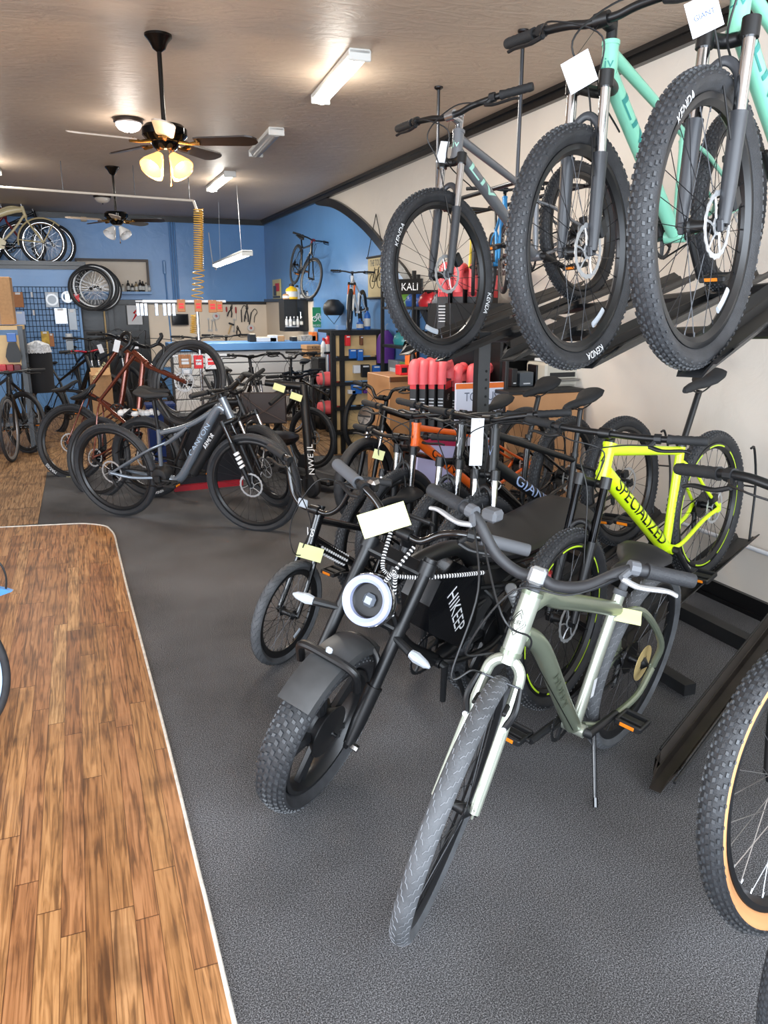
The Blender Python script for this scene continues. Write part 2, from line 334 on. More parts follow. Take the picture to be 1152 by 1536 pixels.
# ---------------------------------------------------------------- bicycle kit
YAX = RX(-90)  # +Z -> +Y
_wc = {}
def annulus(mb, r0, r1, y0, y1, n=64, wob=0., nw=0):
    vs = []; 
    for j in range(n):
        a = 2 * math.pi * j / n; rr = r1 + (wob * math.sin(a * nw) if nw else 0)
        for (r_, y) in ((r0, y0), (rr, y0), (rr, y1), (r0, y1)): vs.append((r_ * math.cos(a), y, r_ * math.sin(a)))
    fs = []
    for j in range(n):
        k = (j + 1) % n
        for q in range(4): fs.append((j * 4 + q, j * 4 + (q + 1) % 4, k * 4 + (q + 1) % 4, k * 4 + q))
    return mb.add(vs, fs)
def tyre_mesh(r, w, rr, tread, tm, km, wall=None):
    m = MB(); rc = (r + rr) / 2; hr = (r - rr) / 2; n = 96; S = 20
    def pt(a, u, d=0):
        R_ = rc + (hr + d) * math.cos(u); y = (w / 2 + d) * math.sin(u) * (1 if math.cos(u) > -.3 else .8); return V((R_ * math.cos(a), y, R_ * math.sin(a)))
    vs = [pt(2 * math.pi * i / n, 2 * math.pi * j / S) for i in range(n) for j in range(S)]
    b = len(m.v); m.v += [tuple(v) for v in vs]
    for i in range(n):
        for j in range(S):
            i2 = (i + 1) % n; j2 = (j + 1) % S; u = 2 * math.pi * (j + .5) / S
            m.f.append((i * S + j, i * S + j2, i2 * S + j2, i2 * S + j)); m.m.append(2 if (wall and math.cos(u) < .45) else 0)
    m.cur = 1
    def knob(a, u, la, lw, h, sk=0):
        """la tangential length, lw lateral width"""
        da = la / r / 2; du = lw / (w / 2) / 2; c = [pt(a + s1 * da + sk * s2 * da * .6, u + s2 * du, d * (.8 if 0 else 1)) for d in (-.001, h) for s1, s2 in ((-1, -1), (1, -1), (1, 1), (-1, 1))]
        mid = sum((x for x in c[4:]), V()) / 4; c[4:] = [mid + (x - mid) * .8 for x in c[4:]]
        m.add(c, [(0, 1, 5, 4), (1, 2, 6, 5), (2, 3, 7, 6), (3, 0, 4, 7), (4, 5, 6, 7)])
    C = 2 * math.pi * r
    if tread == 'knob':
        k = int(C / .024)
        for i in range(k):
            a = 2 * math.pi * i / k; ha = math.pi / k
            for s_ in (-1, 1):
                knob(a + (ha if s_ > 0 else 0), s_ * .17, .012, .0065, .004, s_ * .4)
                knob(a + ha * (1 if s_ < 0 else 0), s_ * .5, .010, .007, .0042, -s_ * .3)
                knob(a + ha * .5, s_ * .86, .012, .006, .004)
                if i % 2 == 0: knob(a + ha, s_ * 1.18, .009, .005, .0028)
    elif tread == 'fat':
        k = int(C / .03)
        for i in range(k):
            a = 2 * math.pi * i / k; ha = math.pi / k
            for q, u in enumerate((-1.0, -.66, -.33, 0, .33, .66, 1.0)):
                knob(a + (ha if q % 2 else 0), u, .017 if q % 2 else .012, .013, .0055, (.5 if q < 3 else -.5))
                if abs(u) > .9: knob(a + ha, u * 1.25, .012, .008, .003)
    elif tread == 'fine':
        k = int(C / .016)
        for i in range(k):
            a = 2 * math.pi * i / k; ha = math.pi / k
            for q, u in enumerate((-.75, -.45, -.15, .15, .45, .75)): knob(a + (ha if q % 2 else 0), u, .009, w * .11, .002, .5 if u > 0 else -.5)
    elif tread == 'sipe':
        m.cur = 1; k = int(C / .036)
        for i in range(k):
            a = 2 * math.pi * i / k; ha = math.pi / k
            for s_ in (-1, 1):
                P = [pt(a + ha * (s_ > 0) + t * ha * 1.7, s_ * u, .0004) for t, u in ((0, .1), (.3, .3), (.35, .5), (.75, .55), (.8, .8), (1.2, .85), (1.25, 1.25))]
                m.tube(P, .0009, 3, cap=False)
    return m.mesh('tyre', [tm, km] + ([wall] if wall else []), 50)
def wheel_meshes(r, w, rr, tread, rim, tm, km, wall, nsp, spk, mag, rimw, rimdec=None):
    key = (r, w, rr, tread, rim.name, tm.name, km.name, wall.name if wall else 0, nsp, spk.name, mag, rimw, rimdec.name if rimdec else 0)
    if key in _wc: return _wc[key]
    D = {}; D['tyre'] = tyre_mesh(r, w, rr, tread, tm, km, wall)
    m = MB(); rd = .024
    prof = [(rr + .004, -rimw / 2), (rr + .002, -rimw / 2 - .001), (rr - rd * .45, -rimw / 2), (rr - rd, -rimw * .15), (rr - rd, rimw * .15), (rr - rd * .45, rimw / 2), (rr + .002, rimw / 2 + .001), (rr + .004, rimw / 2)]
    n = 72; vs = [(a_ * math.cos(2 * math.pi * j / n), y, a_ * math.sin(2 * math.pi * j / n)) for j in range(n) for a_, y in prof]; k = len(prof)
    fs = [(j * k + i, j * k + (i + 1) % k, ((j + 1) % n) * k + (i + 1) % k, ((j + 1) % n) * k + i) for j in range(n) for i in range(k)]
    m.add(vs, fs)
    if mag:
        for q in range(5):
            a = 2 * math.pi * q / 5
            for da in (-.09, .09):
                m.tube([(.05 * math.cos(a), 0, .05 * math.sin(a)), ((rr - .01) * math.cos(a + da), 0, (rr - .01) * math.sin(a + da))], [.016, .012], 6)
    if rimdec:
        m.cur = 1
        for q in range(8):
            a0 = 2 * math.pi * q / 8
            for sd in (-1, 1):
                vs = []
                for j in range(7):
                    a = a0 + j * .09
                    for rq in (rr - .004, rr - rd * .45): vs.append((rq * math.cos(a), sd * (rimw / 2 + .0012), rq * math.sin(a)))
                m.add(vs, [(2 * j, 2 * j + 1, 2 * j + 3, 2 * j + 2) for j in range(6)])
    D['rim'] = m.mesh('wheel', [rim] + ([rimdec] if rimdec else []))
    m = MB(); h = MB()
    hr = .085 if mag else .017
    h.lathe([(.006, -.062), (.006, -.05), (.01, -.045), (hr + .006, -.033), (hr + .006, -.029), (hr, -.024), (hr * .8, 0), (hr, .024), (hr + .006, .029), (hr + .006, .033), (.01, .045), (.006, .05), (.006, .062)], 20, rot=YAX)
    D['hub'] = h.mesh('hub', BLK)
    for i in range(nsp):
        sd = 1 if i % 2 else -1; cr = 1 if (i // 2) % 2 else -1; a = 2 * math.pi * i / nsp; fa = a + cr * 1.15; fr = hr + .003
        m.tube([(fr * math.cos(fa), sd * .031, fr * math.sin(fa)), ((rr - rd) * math.cos(a), 0, (rr - rd) * math.sin(a))], .0012, 3, cap=False)
        nx = V((math.cos(a), 0, math.sin(a)))
        m.tube([nx * (rr - rd - .012), nx * (rr - rd)], .0022, 4, cap=False)
    D['spokes'] = m.mesh('spokes', spk) if nsp else None
    _wc[key] = D; return D
def rotor_mesh(rd=.08):
    k = ('rotor', rd)
    if k in _wc: return _wc[k]
    m = MB(); annulus(m, rd - .013, rd, -.001, .001, 72, .0018, 18)
    for q in range(6):
        a = 2 * math.pi * q / 6
        m.tube([(.02 * math.cos(a), 0, .02 * math.sin(a)), ((rd * .55) * math.cos(a + .35), 0, rd * .55 * math.sin(a + .35)), ((rd - .012) * math.cos(a + .35), 0, (rd - .012) * math.sin(a + .35))], .003, 4)
    annulus(m, .012, .024, -.0015, .0015, 24)
    for q in range(24):
        a = 2 * math.pi * q / 24; c = V(((rd - .0065) * math.cos(a), 0, (rd - .0065) * math.sin(a)))
        m.tube([c - V((0, .0014, 0)), c + V((0, .0014, 0))], .0025, 6)
    _wc[k] = m.mesh('brake_disc', STL); return _wc[k]
def cassette_mesh():
    if 'cas' in _wc: return _wc['cas']
    m = MB()
    for i in range(8):
        rr = .022 + i * .006; annulus(m, .018, rr, -.022 - i * -.0042 * -1 if 0 else -.045 + i * .0035, -.0435 + i * .0035, 48, .0016, int(rr * 500))
    _wc['cas'] = m.mesh('cassette', DST); return _wc['cas']
def add_wheel(root, T, name='wheel', r=.35, w=.06, rr=None, tread='knob', rim=None, tm=None, km=None, wall=None, nsp=28, spk=None, mag=0, rimw=None, disc=0, cas=False, hubm=None, rimdec=None, texts=(), refl=None, dside=1, spoke_guard=None):
    rr = rr if rr else r - w * .92; rim = rim or RIMB; tm = tm or RUB; km = km or KNOB; spk = spk or SPK; rimw = rimw or min(w * .55, .06)
    D = wheel_meshes(r, w, rr, tread, rim, tm, km, wall, nsp, spk, mag, rimw, rimdec)
    W = link(name, D['rim'], root, T)
    link('tyre', D['tyre'], W); link('hub', D['hub'], W)
    if hubm: W.children[-1].active_material if 0 else None
    if D['spokes']: link('spokes', D['spokes'], W)
    if disc: link('brake_disc', rotor_mesh(disc), W, MX.Translation((0, .038 * dside, 0)))
    if cas: link('cassette', cassette_mesh(), W)
    if spoke_guard:
        m = MB(); annulus(m, .02, .075, -.036, -.034, 40); m.build('spoke_guard', spoke_guard, W)
    rc = (r + rr) / 2; hr = (r - rr) / 2
    for (txt, ang, side, h, mt) in texts:
        m = MB(); ro = rc - hr * .15
        def f(u, v, side=side, ang=ang):
            q = ro + v; y = w / 2 * math.sqrt(max(.05, 1 - ((q - rc) / hr) ** 2)) + .0012; a = R(ang) + (u / ro) * (1 if side > 0 else -1)
            return V((q * math.cos(a), side * y, q * math.sin(a)))
        letters(m, txt, f, h); m.build('tyre_lettering', mt or DEC, W, smooth=0)
    if refl is not None:
        a = R(refl); m = MB(); q = rr - .05
        P = [V(((q) * math.cos(a + t), .006, (q) * math.sin(a + t))) for t in (-.16, -.08, 0, .08, .16)]
        m.tube(P, .011, 8, sy=.4); o = m.build('spoke_reflector', CLR, W)
    return W
def saddle_mesh(m, c, pitch=0, L_=.27, wd=.15, top=.0):
    c = V(c); rm = MX.Rotation(R(pitch), 3, 'Y'); rings = []
    prof = [(-.5, .62, .018, .02), (-.45, .9, .024, .02), (-.35, 1.0, .03, .012), (-.2, .82, .034, .0), (-.05, .5, .034, -.004), (.1, .32, .03, -.002), (.3, .25, .027, .002), (.43, .22, .024, .0), (.5, .12, .014, -.004)]
    for x, wf, th, dz in prof:
        ring = []
        for j in range(16):
            a = 2 * math.pi * j / 16; yy = math.cos(a) * wd / 2 * wf; zz = math.sin(a); zz = (zz * .35 if zz > 0 else zz) * th + dz - abs(math.cos(a)) ** 3 * th * .35
            ring.append(c + rm @ V((x * L_, yy, zz)))
        rings.append(ring)
    return m.loft(rings)
def grip_pts(P, n): return P
def mk(root, T, name, mats, fn, smooth=35, label=None):
    m = MB(); fn(m); o = m.build(name, mats, root, T, smooth)
    if label: o['label'] = label
    return o
def side_text(root, T, body, p0, p1, rad, h, side, mt, name='frame_lettering', width=None, yoff=0.):
    p0 = V((p0[0], 0, p0[1])); p1 = V((p1[0], 0, p1[1])); d = (p1 - p0).normalized(); up = V((-d.z, 0, d.x))
    if side > 0: up = -up if (up.z < 0) else up
    if up.z < 0: up = -up
    c = (p0 + p1) / 2; m = MB()
    def f(u, v): y = math.sqrt(max(rad * rad - v * v, rad * rad * .05)) + .001 + yoff; return c + d * u + up * v + V((0, side * y, 0))
    letters(m, body, f, h, width); return m.build(name, mt, root, T, 0)
def dt_text(B, body, t0, t1, h, side, mt, rad, width=None):
    a = B['hb'] + B['u'] * .03; b = B['bb'] + (B['hb'] - B['bb']).normalized() * .02; p = a.lerp(b, t0); q = a.lerp(b, t1)
    return side_text(B['root'], B['T0'], body, (p.x, p.z), (q.x, q.z), rad * 1.1, h, side, mt, width=width or (q - p).length)
def bike(label, pose, WB, o, group='bicycles', name='bicycle', cat='bicycle'):
    """pose x,y,z,yaw,lean,pitch; local frame: rear hub at x=0"""
    g = o.get; r = g('r', .35); w = g('w', .06); rf = g('rf', r); wf = g('wf', w)
    M_ = MX.Translation(pose[:3]) @ MX.Rotation(R(pose[3]), 4, 'Z') @ MX.Rotation(R(pose[5]), 4, 'Y') @ MX.Rotation(R(pose[4]), 4, 'X')
    root = thing(name, label, cat, M_, group); T0 = MX.Translation((-WB / 2, 0, 0))
    ht = V((g('ht', (.88, .9))[0], 0, g('ht', (.88, .9))[1])); hb = V((g('hb', (.92, .79))[0], 0, g('hb', (.92, .79))[1]))
    bb = V((g('bb', (.42, .31))[0], 0, g('bb', (.42, .31))[1])); st = V((g('st', (.3, .68))[0], 0, g('st', (.3, .68))[1]))
    HA = R(g('HA', 68)); off = g('off', .045); u = V((-math.cos(HA), 0, math.sin(HA))); fn_ = V((math.sin(HA), 0, math.cos(HA)))
    if g('axis_from_head', True) and (ht - hb).length > .05: u = (ht - hb).normalized(); fn_ = V((u.z, 0, -u.x)); P0 = hb
    else: P0 = V((WB, 0, rf)) - fn_ * off
    SR = MX.Translation(P0) @ MX.Rotation(R(g('steer', 0)), 4, u) @ MX.Translation(-P0); TS = T0 @ SR
    fh = V((WB, 0, rf)); rh = V((0, 0, r)); fc = g('fm', BLK); ac = g('am', BLK); rt = g('rt', (.021, .017, .016))  # dt, tt, st radii
    def lat(p, y): return V((p[0], y, p[1] if len(p) == 2 else p[2]))
    # frame
    def frame(m):
        m.tube([hb - u * .004, ht + u * .004], g('hr', .024), 16)
        for q in (hb, ht): m.tube([q - u * .006, q + u * .006], g('hr', .024) * 1.12, 16)
        if g('dt'): m.tube(spl([lat(p, 0) for p in g('dt')], 6), g('dtr', rt[0]), 14)
        elif g('dt', 1): m.tube([hb + u * .03, bb + (hb - bb).normalized() * .02], [rt[0] * 1.1, rt[0]], 14)
        if g('tt'): m.tube(spl([lat(p, 0) for p in g('tt')], 6), g('ttr', rt[1]), 14)
        elif g('tt', 1): m.tube([ht - u * .022, st - (st - bb).normalized() * .03], [rt[1] * 1.1, rt[1] * .85], 14)
        if g('stb', 1): m.tube([bb, st], rt[2], 14)
        m.tube([bb - V((0, .037, 0)), bb + V((0, .037, 0))], .022, 16)
        if g('stays', 1):
            yb = max(w / 2 + .012, .035); sj = V((g('sj')[0], 0, g('sj')[1])) if g('sj') else st - (st - bb).normalized() * .05
            cr_, sr_ = g('stayr', (.0095, .0075))
            for s_ in (-1, 1):
                cs = [lat(p, s_ * yy) for p, yy in g('cs')] if g('cs') else [bb + V((0, s_ * .02, 0)), bb + V((-.07, s_ * yb, .005)), V((.12, s_ * yb, r - .02)), rh + V((.012, s_ * .062, 0))]
                m.tube(spl(cs, 5), cr_, 10)
                ss = [lat(p, s_ * yy) for p, yy in g('ss')] if g('ss') else [sj + V((0, s_ * .012, 0)), sj + (rh - sj) * .2 + V((0, s_ * yb, 0)), sj + (rh - sj) * .6 + V((0, s_ * (yb + .004), 0)), rh + V((.008, s_ * .062, .01))]
                m.tube(spl(ss, 5), sr_, 10)
                m.rbox(rh + V((.005, s_ * .062, 0)), (.035, .006, .04), .002)
        for pts, rad in g('xt', ()): m.tube(spl([V(p) for p in pts], 6), rad, 12)
    mk(root, T0, 'frame', fc, frame)
    # front fork
    ft = g('fork', 'sus'); hs = g('hs', wf / 2 + .022 if ft != 'rigid' else wf / 2 + .018); top = hb - u * .018; fo = fh - P0; fwd = fn_ * (fo.dot(fn_)) ; base = fh
    crn = g('crn', .012)
    lt = top + fn_ * (fo.dot(fn_) if ft != 'rigid' else .0) * .9
    if ft == 'rigid':
        fk = mk(root, TS, 'fork', g('km', fc), lambda m: ([m.tube(spl([top + V((0, s_ * .012, 0)), top - u * .02 + V((0, s_ * hs * .8, 0)), top - u * .06 + V((0, s_ * hs, 0)), top + (fh - top) * .55 + V((0, s_ * (hs + .004), 0)) - fn_ * .008, fh + V((0, s_ * .052, 0))], 5), g('forkr', .0115), 10) for s_ in (-1, 1)],
            [m.rbox(fh + V((0, s_ * .052, .004)), (.02, .006, .035), .002) for s_ in (-1, 1)], m.tube([top + u * .02, top - u * .012], .022, 14)))
    else:
        lm = g('km', BPL); L = (lt - fh).length; ax = (lt - fh).normalized()
        def crown(m):
            m.tube(spl([lt + V((0, -hs, 0)) - ax * .0, top + V((0, -hs * .5, 0)) + fn_ * .018, top + fn_ * .01, top + V((0, hs * .5, 0)) + fn_ * .018, lt + V((0, hs, 0))], 5), .017, 12)
            for s_ in (-1, 1): m.tube([lt + V((0, s_ * hs, 0)) + ax * .022, lt + V((0, s_ * hs, 0)) - ax * .022], .0215, 14)
        fk = mk(root, TS, 'fork', g('crm', BLK), crown)
        sl = g('slide', .42)
        for s_ in (-1, 1):
            a = lt + V((0, s_ * hs, 0)); b = fh + V((0, s_ * hs, 0))
            mk(fk, None, 'stanchion', g('sm', CHR), lambda m: m.tube([a - ax * .02, a + (b - a) * (sl + .04)], g('sr', .0152), 14))
            mk(fk, None, 'fork_leg', lm, lambda m: (m.tube([a + (b - a) * sl, a + (b - a) * (sl + .03), a + (b - a) * .8, b + V((0, 0, .0))], [q_ * g('lr', 1) for q_ in (.0215, .0205, .019, .014)], 14), m.rbox(b - V((0, s_ * .004, 0)), (.03, .016, .03), .003)))
        ap_ = lt + (fh - lt) * (sl + .03); rise = (rf + .012) - (ap_ - fh).length
        mk(fk, None, 'fork_brace', lm, lambda m: m.tube(spl([ap_ + V((0, -hs, 0)) - ax * .01, ap_ + ax * (rise * .75 + .01) + V((0, -hs * .75, 0)), ap_ + ax * (rise + .018), ap_ + ax * (rise * .75 + .01) + V((0, hs * .75, 0)), ap_ + V((0, hs, 0)) - ax * .01], 6), .0095, 10, sy=1.3))
    # wheels
    wk = dict(g('wheel', {})); fkw = dict(wk); fkw.update(g('fwheel', {})); rkw = dict(wk); rkw.update(g('rwheel', {}))
    rr = g('rr')
    FW = add_wheel(root, TS @ MX.Translation(fh), r=rf, w=wf, rr=g('rrf', rr), **fkw)
    if not g('no_rear'): RW = add_wheel(root, T0 @ MX.Translation(rh), r=r, w=w, rr=rr, cas=g('gears', True), **rkw)
    if fkw.get('disc'):
        mk(root, TS, 'brake_caliper', BPL, lambda m: m.rbox(fh - fn_ * .045 + u * .07 + V((0, hs * .9, 0)), (.04, .03, .055), .006, rot=MX.Rotation(math.pi / 2 - HA, 3, 'Y')))
        mk(root, T0, 'brake_caliper', BPL, lambda m: m.rbox(rh + V((.04, .052, .06)), (.045, .03, .04), .006))
    # stem and bar
    us = g('stack', .035); sf = g('stemf', .06); C = ht + u * (us + .012) + fn_ * sf + V((0, 0, g('stemz', 0)))
    def stem(m):
        m.tube([ht, ht + u * (us + .03)], .0165, 12); m.tube([ht + u * (us + .008), C], [.0185, .0165], 12); m.tube([C - V((0, .022, 0)), C + V((0, .022, 0))], .021, 12)
        m.tube([ht + u * (us + .03), ht + u * (us + .036)], .019, 12)
    mk(root, TS, 'stem', g('stm', BLK), stem)
    bar = g('bar', [(0, 0, 0), (.05, 0, 0), (.12, -.004, .012), (.25, -.03, .02), (.37, -.065, .02)])
    PB = [C + V((q[1], q[0], q[2])) for q in bar]; PBm = [V((p.x, -p.y, p.z)) for p in PB]
    mk(root, TS, 'handlebar', g('bm', BLK), lambda m: m.tube(spl(PBm[::-1][:-1] + PB, 6), g('barr', .0125), 12))
    gl = g('gripl', .13); gm = g('gm', GRIP)
    for s_, Q in ((1, PB), (-1, PBm)):
        d = (Q[-2] - Q[-1]).normalized(); e_ = Q[-1] - d * .004; gr = g('gripr', .0165)
        mk(root, TS, 'grip', gm, lambda m: m.tube([e_, e_ + d * .004] + [e_ + d * (gl * t / 12 + .004) for t in range(1, 12)] + [e_ + d * (gl + .006)], [gr * .9] + [gr * (1.06 if t % 2 else .97) for t in range(12)] + [gr * 1.15] if not g('smoothgrip') else [gr] * 14 if 0 else [gr * .94] + [gr] * 12 + [gr * 1.1], 12))
        if g('levers', 1):
            c = e_ + d * (gl + .04); ldir = V((.8, 0, -.6)).normalized()
            def lv(m):
                m.tube([c - d * .012, c + d * .012], .019, 10); m.tube([c, c + ldir * .035 + d * .02], .009, 8)
            lo = mk(root, TS, 'brake_lever', g('lvm', BPL), lv)
            mk(lo, None, 'lever_blade', g('lbm', BPL), lambda m: m.tube(spl([c + ldir * .036 + d * .018, c + ldir * .05 - d * .03, c + ldir * .045 - d * .1, c + ldir * .052 - d * .13], 5), [.007] * 5 + [.006] * 5 + [.0055] * 6, 8, sy=1.5))
        if g('cables', 1):
            c = e_ + d * (gl + .05) + V((.03, 0, -.015)); tgt = hb - u * .03 + V((-.03, s_ * .02, 0)) if s_ > 0 else hb + (bb - hb) * .22 + V((0, -.02, -.02))
            if s_ > 0 and ft != 'rigid': tgt = lt + (fh - lt) * .55 + V((.03, hs, 0))
            fwd_ = .09 + .03 * s_
            mk(root, TS, 'brake_cable', BPL, lambda m: m.tube(spl([c, c + d * .1 + V((.06, 0, .012)), ht + V((fwd_ + .05, -s_ * .03, .01)), hb + V((fwd_, s_ * .0, -.01)), tgt], 7), .0028, 6, cap=False))
    # saddle
    if g('sad'):
        sd = V((g('sad')[0], 0, g('sad')[1])); 
        mk(root, T0, 'seatpost', g('spm', BLK), lambda m: (m.tube([st - (st - bb).normalized() * .03, V((sd.x - .0, 0, sd.z - .045))], .0137, 12), m.tube([st - (st - bb).normalized() * .012, st + (st - bb).normalized() * .006], rt[2] + .004, 14)))
        sa = mk(root, T0, 'saddle', g('sam', GRIP), lambda m: saddle_mesh(m, sd, g('sadp', 0), g('sadl', .27), g('sadw', .15)))
        mk(sa, None, 'saddle_rails', DST, lambda m: [m.tube(spl([sd + V((-.1, s_ * .03, -.012)), sd + V((-.04, s_ * .022, -.04)), sd + V((.04, s_ * .022, -.04)), sd + V((.1, s_ * .01, -.012))], 4), .0035, 6) for s_ in (-1, 1)])
    # crankset
    if g('crank', 1):
        ca = R(g('ca', 0)); cl = .17; cr = g('crr', .075)
        def ring(m):
            c0 = bb - V((0, .045, 0)); n = 64; vs = []
            sub = MB(); annulus(sub, cr - .012, cr, -.002, .002, n * 2, .0025, 36)
            for q in range(5):
                a = ca + 2 * math.pi * q / 5; sub.tube([(0, -.002, 0), ((cr - .01) * math.cos(a), 0, (cr - .01) * math.sin(a))], [.01, .007], 6)
            m.add([V(v) + c0 for v in sub.v], sub.f)
        cs_ = mk(root, T0, 'crankset', g('cm', BPL), ring)
        for s_ in (-1, 1):
            dv = V((math.cos(ca), 0, math.sin(ca))) * (-s_ if s_ < 0 else -1) * (1 if s_ > 0 else 1)
            dv = V((math.cos(ca), 0, math.sin(ca))) * (1 if s_ < 0 else -1)
            p0 = bb + V((0, s_ * .055, 0)); p1 = p0 + dv * cl + V((0, s_ * .012, 0))
            mk(root, T0, 'crank_arm', g('cam', BPL), lambda m: m.tube([bb + V((0, s_ * .04, 0)), p0, p0 + dv * .02, p1], [.016, .017, .0135, .012], 10))
            if g('pedals', 1):
                pc = p1 + V((0, s_ * .06, 0))
                def ped(m):
                    m.tube([p1, p1 + V((0, s_ * .1, 0))], .007, 8)
                    for dx in (-.042, .042): m.rbox(pc + V((dx, 0, 0)), (.014, .09, .022), .004)
                    for dy in (-.042, .042): m.rbox(pc + V((0, dy, 0)), (.09, .01, .02), .003)
                    m.rbox(pc, (.03, .09, .014), .003)
                pd = mk(root, T0, 'pedal', BPL, ped)
                [mk(pd, None, 'pedal_reflector', ORR, lambda m: m.rbox(pc + V((dx, 0, 0)), (.005, .05, .012), .001), label='amber reflector strip') for dx in (-.05, .05)]
        def chain(m):
            rc_ = .035; a = bb + V((0, -.045, 0)); b = rh + V((0, -.04, 0))
            m.tube([a + V((0, 0, cr)), b + V((0, 0, rc_))], .0042, 4); m.tube([a - V((0, 0, cr)), b + V((.03, 0, -.07 if g('gears', True) else -rc_))], .0042, 4)
        mk(root, T0, 'chain', DST, chain)
        if g('gears', True): mk(root, T0, 'derailleur', BPL, lambda m: (m.rbox(rh + V((.0, -.06, -.035)), (.04, .02, .04), .005), m.tube([rh + V((.005, -.055, -.04)), rh + V((.035, -.045, -.115))], .012, 8), m.lathe([(.014, -.004), (.014, .004)], 14, rh + V((.035, -.043, -.115)), YAX)))
    root['_T'] = 0; del root['_T']
    return dict(root=root, T0=T0, TS=TS, C=C, ht=ht, hb=hb, bb=bb, st=st, u=u, n=fn_, fh=fh, rh=rh, lt=lt, hs=hs, PB=PB, M=M_)
def wpt(B, p, steer=False): return B['M'] @ (B['TS'] if steer else B['T0']) @ V(p)
# ---------------------------------------------------------------- front bikes
MINT = mat('mint_paint', '7cbfa4', .3, coat=.4); MINTD = mat('deep_teal_decal', '2f7f78', .4)
LIV = mat('graphite_paint', '7d8085', .28, .5, coat=.3); SILV = mat('polished_silver_paint', 'b9bbbe', .18, .9)
LIME = mat('neon_yellow_paint', 'd3f21c', .32, coat=.4); LIMED = mat('lime_rim_decal', 'b9dc30', .4)
ORNG = mat('orange_paint', 'f0661c', .3, coat=.3); SAGE = mat('sage_green_metallic', '7f8775', .32, .55, coat=.3); SAGEL = mat('pale_sage_metallic', 'b3b8aa', .3, .6, coat=.3)
CHAR = mat('charcoal_lowers', '35373b', .4); TANW = mat('tan_sidewall', 'c98f5e', .6); NAVYD = mat('grey_blue_decal', '8fa0c4', .4)
BLKD = mat('black_decal', '111214', .4)
TOPR = 'hardtail bikes on the upper rack'; LOWR = 'mountain bikes on the lower rack'
liv = dict(r=.35, w=.062, wheel=dict(tread='knob', disc=.08, hubm=None), km=CHAR, rt=(.024, .017, .0155), ca=70, sadp=0)
A = bike('silver and grey hardtail on the upper rack, farthest of three', (2.0861, 3.408, 1.5093, -155.5, 3.7, 12.1), 1.154,
    {**liv, 'ht': (.887, .9), 'hb': (.931, .798), 'bb': (.43, .302), 'st': (.355, .60), 'sad': (.31, .72), 'fm': LIV, 'stm': SILV, 'ca': 30,
     'fwheel': dict(texts=[('KENDA', 40, 1, .022, None), ('KENDA', 215, 1, .022, None)], refl=-60)}, TOPR, 'mountain_bike', 'bicycle')
B = bike('mint green hardtail with a square white tag in the middle of the upper rack', (2.0477, 2.3632, 1.5357, -154.1, 1.2, 11.2), 1.244,
    {**liv, 'ht': (.985, .905), 'hb': (1.011, .795), 'bb': (.538, .297), 'st': (.45, .66), 'sad': (.40, .78), 'fm': MINT, 'stm': BLK,
     'fwheel': dict(texts=[('KENDA', -95, 1, .022, None)], refl=-115)}, TOPR, 'mountain_bike', 'bicycle')
C = bike('nearest mint green hardtail on the upper rack, cut by the frame edge', (2.0586, 1.8731, 1.6005, -154.8, .9, 14.9), 1.15,
    {**liv, 'ht': (.88, .885), 'hb': (.929, .757), 'bb': (.45, .30), 'st': (.37, .63), 'sad': (.32, .76), 'fm': MINT, 'ca': 60,
     'fwheel': dict(texts=[('KENDA', 62, 1, .022, None)], refl=-118)}, TOPR, 'mountain_bike', 'bicycle')
for X, t, mt in ((A, 'Liv', mat('pale_mint_decal', 'a9d9c6', .4)), (B, 'Liv', MINTD), (C, 'Liv', MINTD)):
    dt_text(X, t, .12, .42, .038, 1, mt, .024)
    m = MB(); c = (X['ht'] + X['hb']) / 2 
    def hd(u, v, c=c, X=X): 
        a = u / .0255; return c + X['u'] * v + X['n'] * (.0255 * math.cos(a)) + V((0, .0255 * math.sin(a), 0))
    letters(m, t, hd, .03, .05); m.build('head_badge', mt, X['root'], X['T0'], 0)
G = bike('neon yellow hardtail on the lower rack', (2.2078, 2.5182, .2324, -158.4, 1.1, 11.35), 1.196,
    dict(r=.35, w=.062, steer=6.8, ht=(.785, .91), hb=(.851, .79), bb=(.387, .295), st=(.228, .73), sad=(.062, .965), fm=LIME, km=BLK, sm=mat('black_stanchion', '0d0d0f', .08, .8),
         wheel=dict(tread='knob', rimdec=LIMED, disc=.08), rwheel=dict(texts=[('FAST TRAK', -35, 1, .016, None)]), rt=(.030, .021, .019), stack=.02, stemf=.06, bar=[(0, 0, 0), (.1, 0, 0), (.2, -.01, .0), (.36, -.045, .0)], ca=60, sj=(.243, .655), HA=68), LOWR, 'mountain_bike', 'bicycle')
dt_text(G, 'SPECIALIZED', .12, .9, .048, 1, BLKD, .030)
r_ = .35
Q = bike('black hardtail nearest the neon yellow bike, pale blue letters on its down tube', (2.2015, 3.1035, .2237, -158.9, 5, 11.35), 1.19,
    dict(r=.35, w=.062, steer=6, ht=(.925, .93), hb=(.985, .757), bb=(.507, .344), st=(.376, .63), sad=(.279, .885), fm=BLK, km=BLK, wheel=dict(tread='knob', disc=.08, ), rt=(.026, .0165, .016), ca=20, stack=.03), LOWR, 'mountain_bike', 'bicycle')
dt_text(Q, 'GIANT', .25, .72, .046, 1, NAVYD, .026)
P = bike('black hardtail beside the orange one, white letters on its frame', (2.0858, 3.4479, .2021, -155, 0, 10.2), 1.141,
    dict(r=.35, w=.062, steer=9, ht=(.875, .92), hb=(.918, .768), bb=(.44, .32), st=(.33, .70), sad=(.217, .935), fm=BLG, km=BLK, wheel=dict(tread='knob', disc=.08), rt=(.026, .0165, .016), ca=20), LOWR, 'mountain_bike', 'bicycle')
dt_text(P, 'GIANT', .15, .62, .046, 1, DEC, .026)
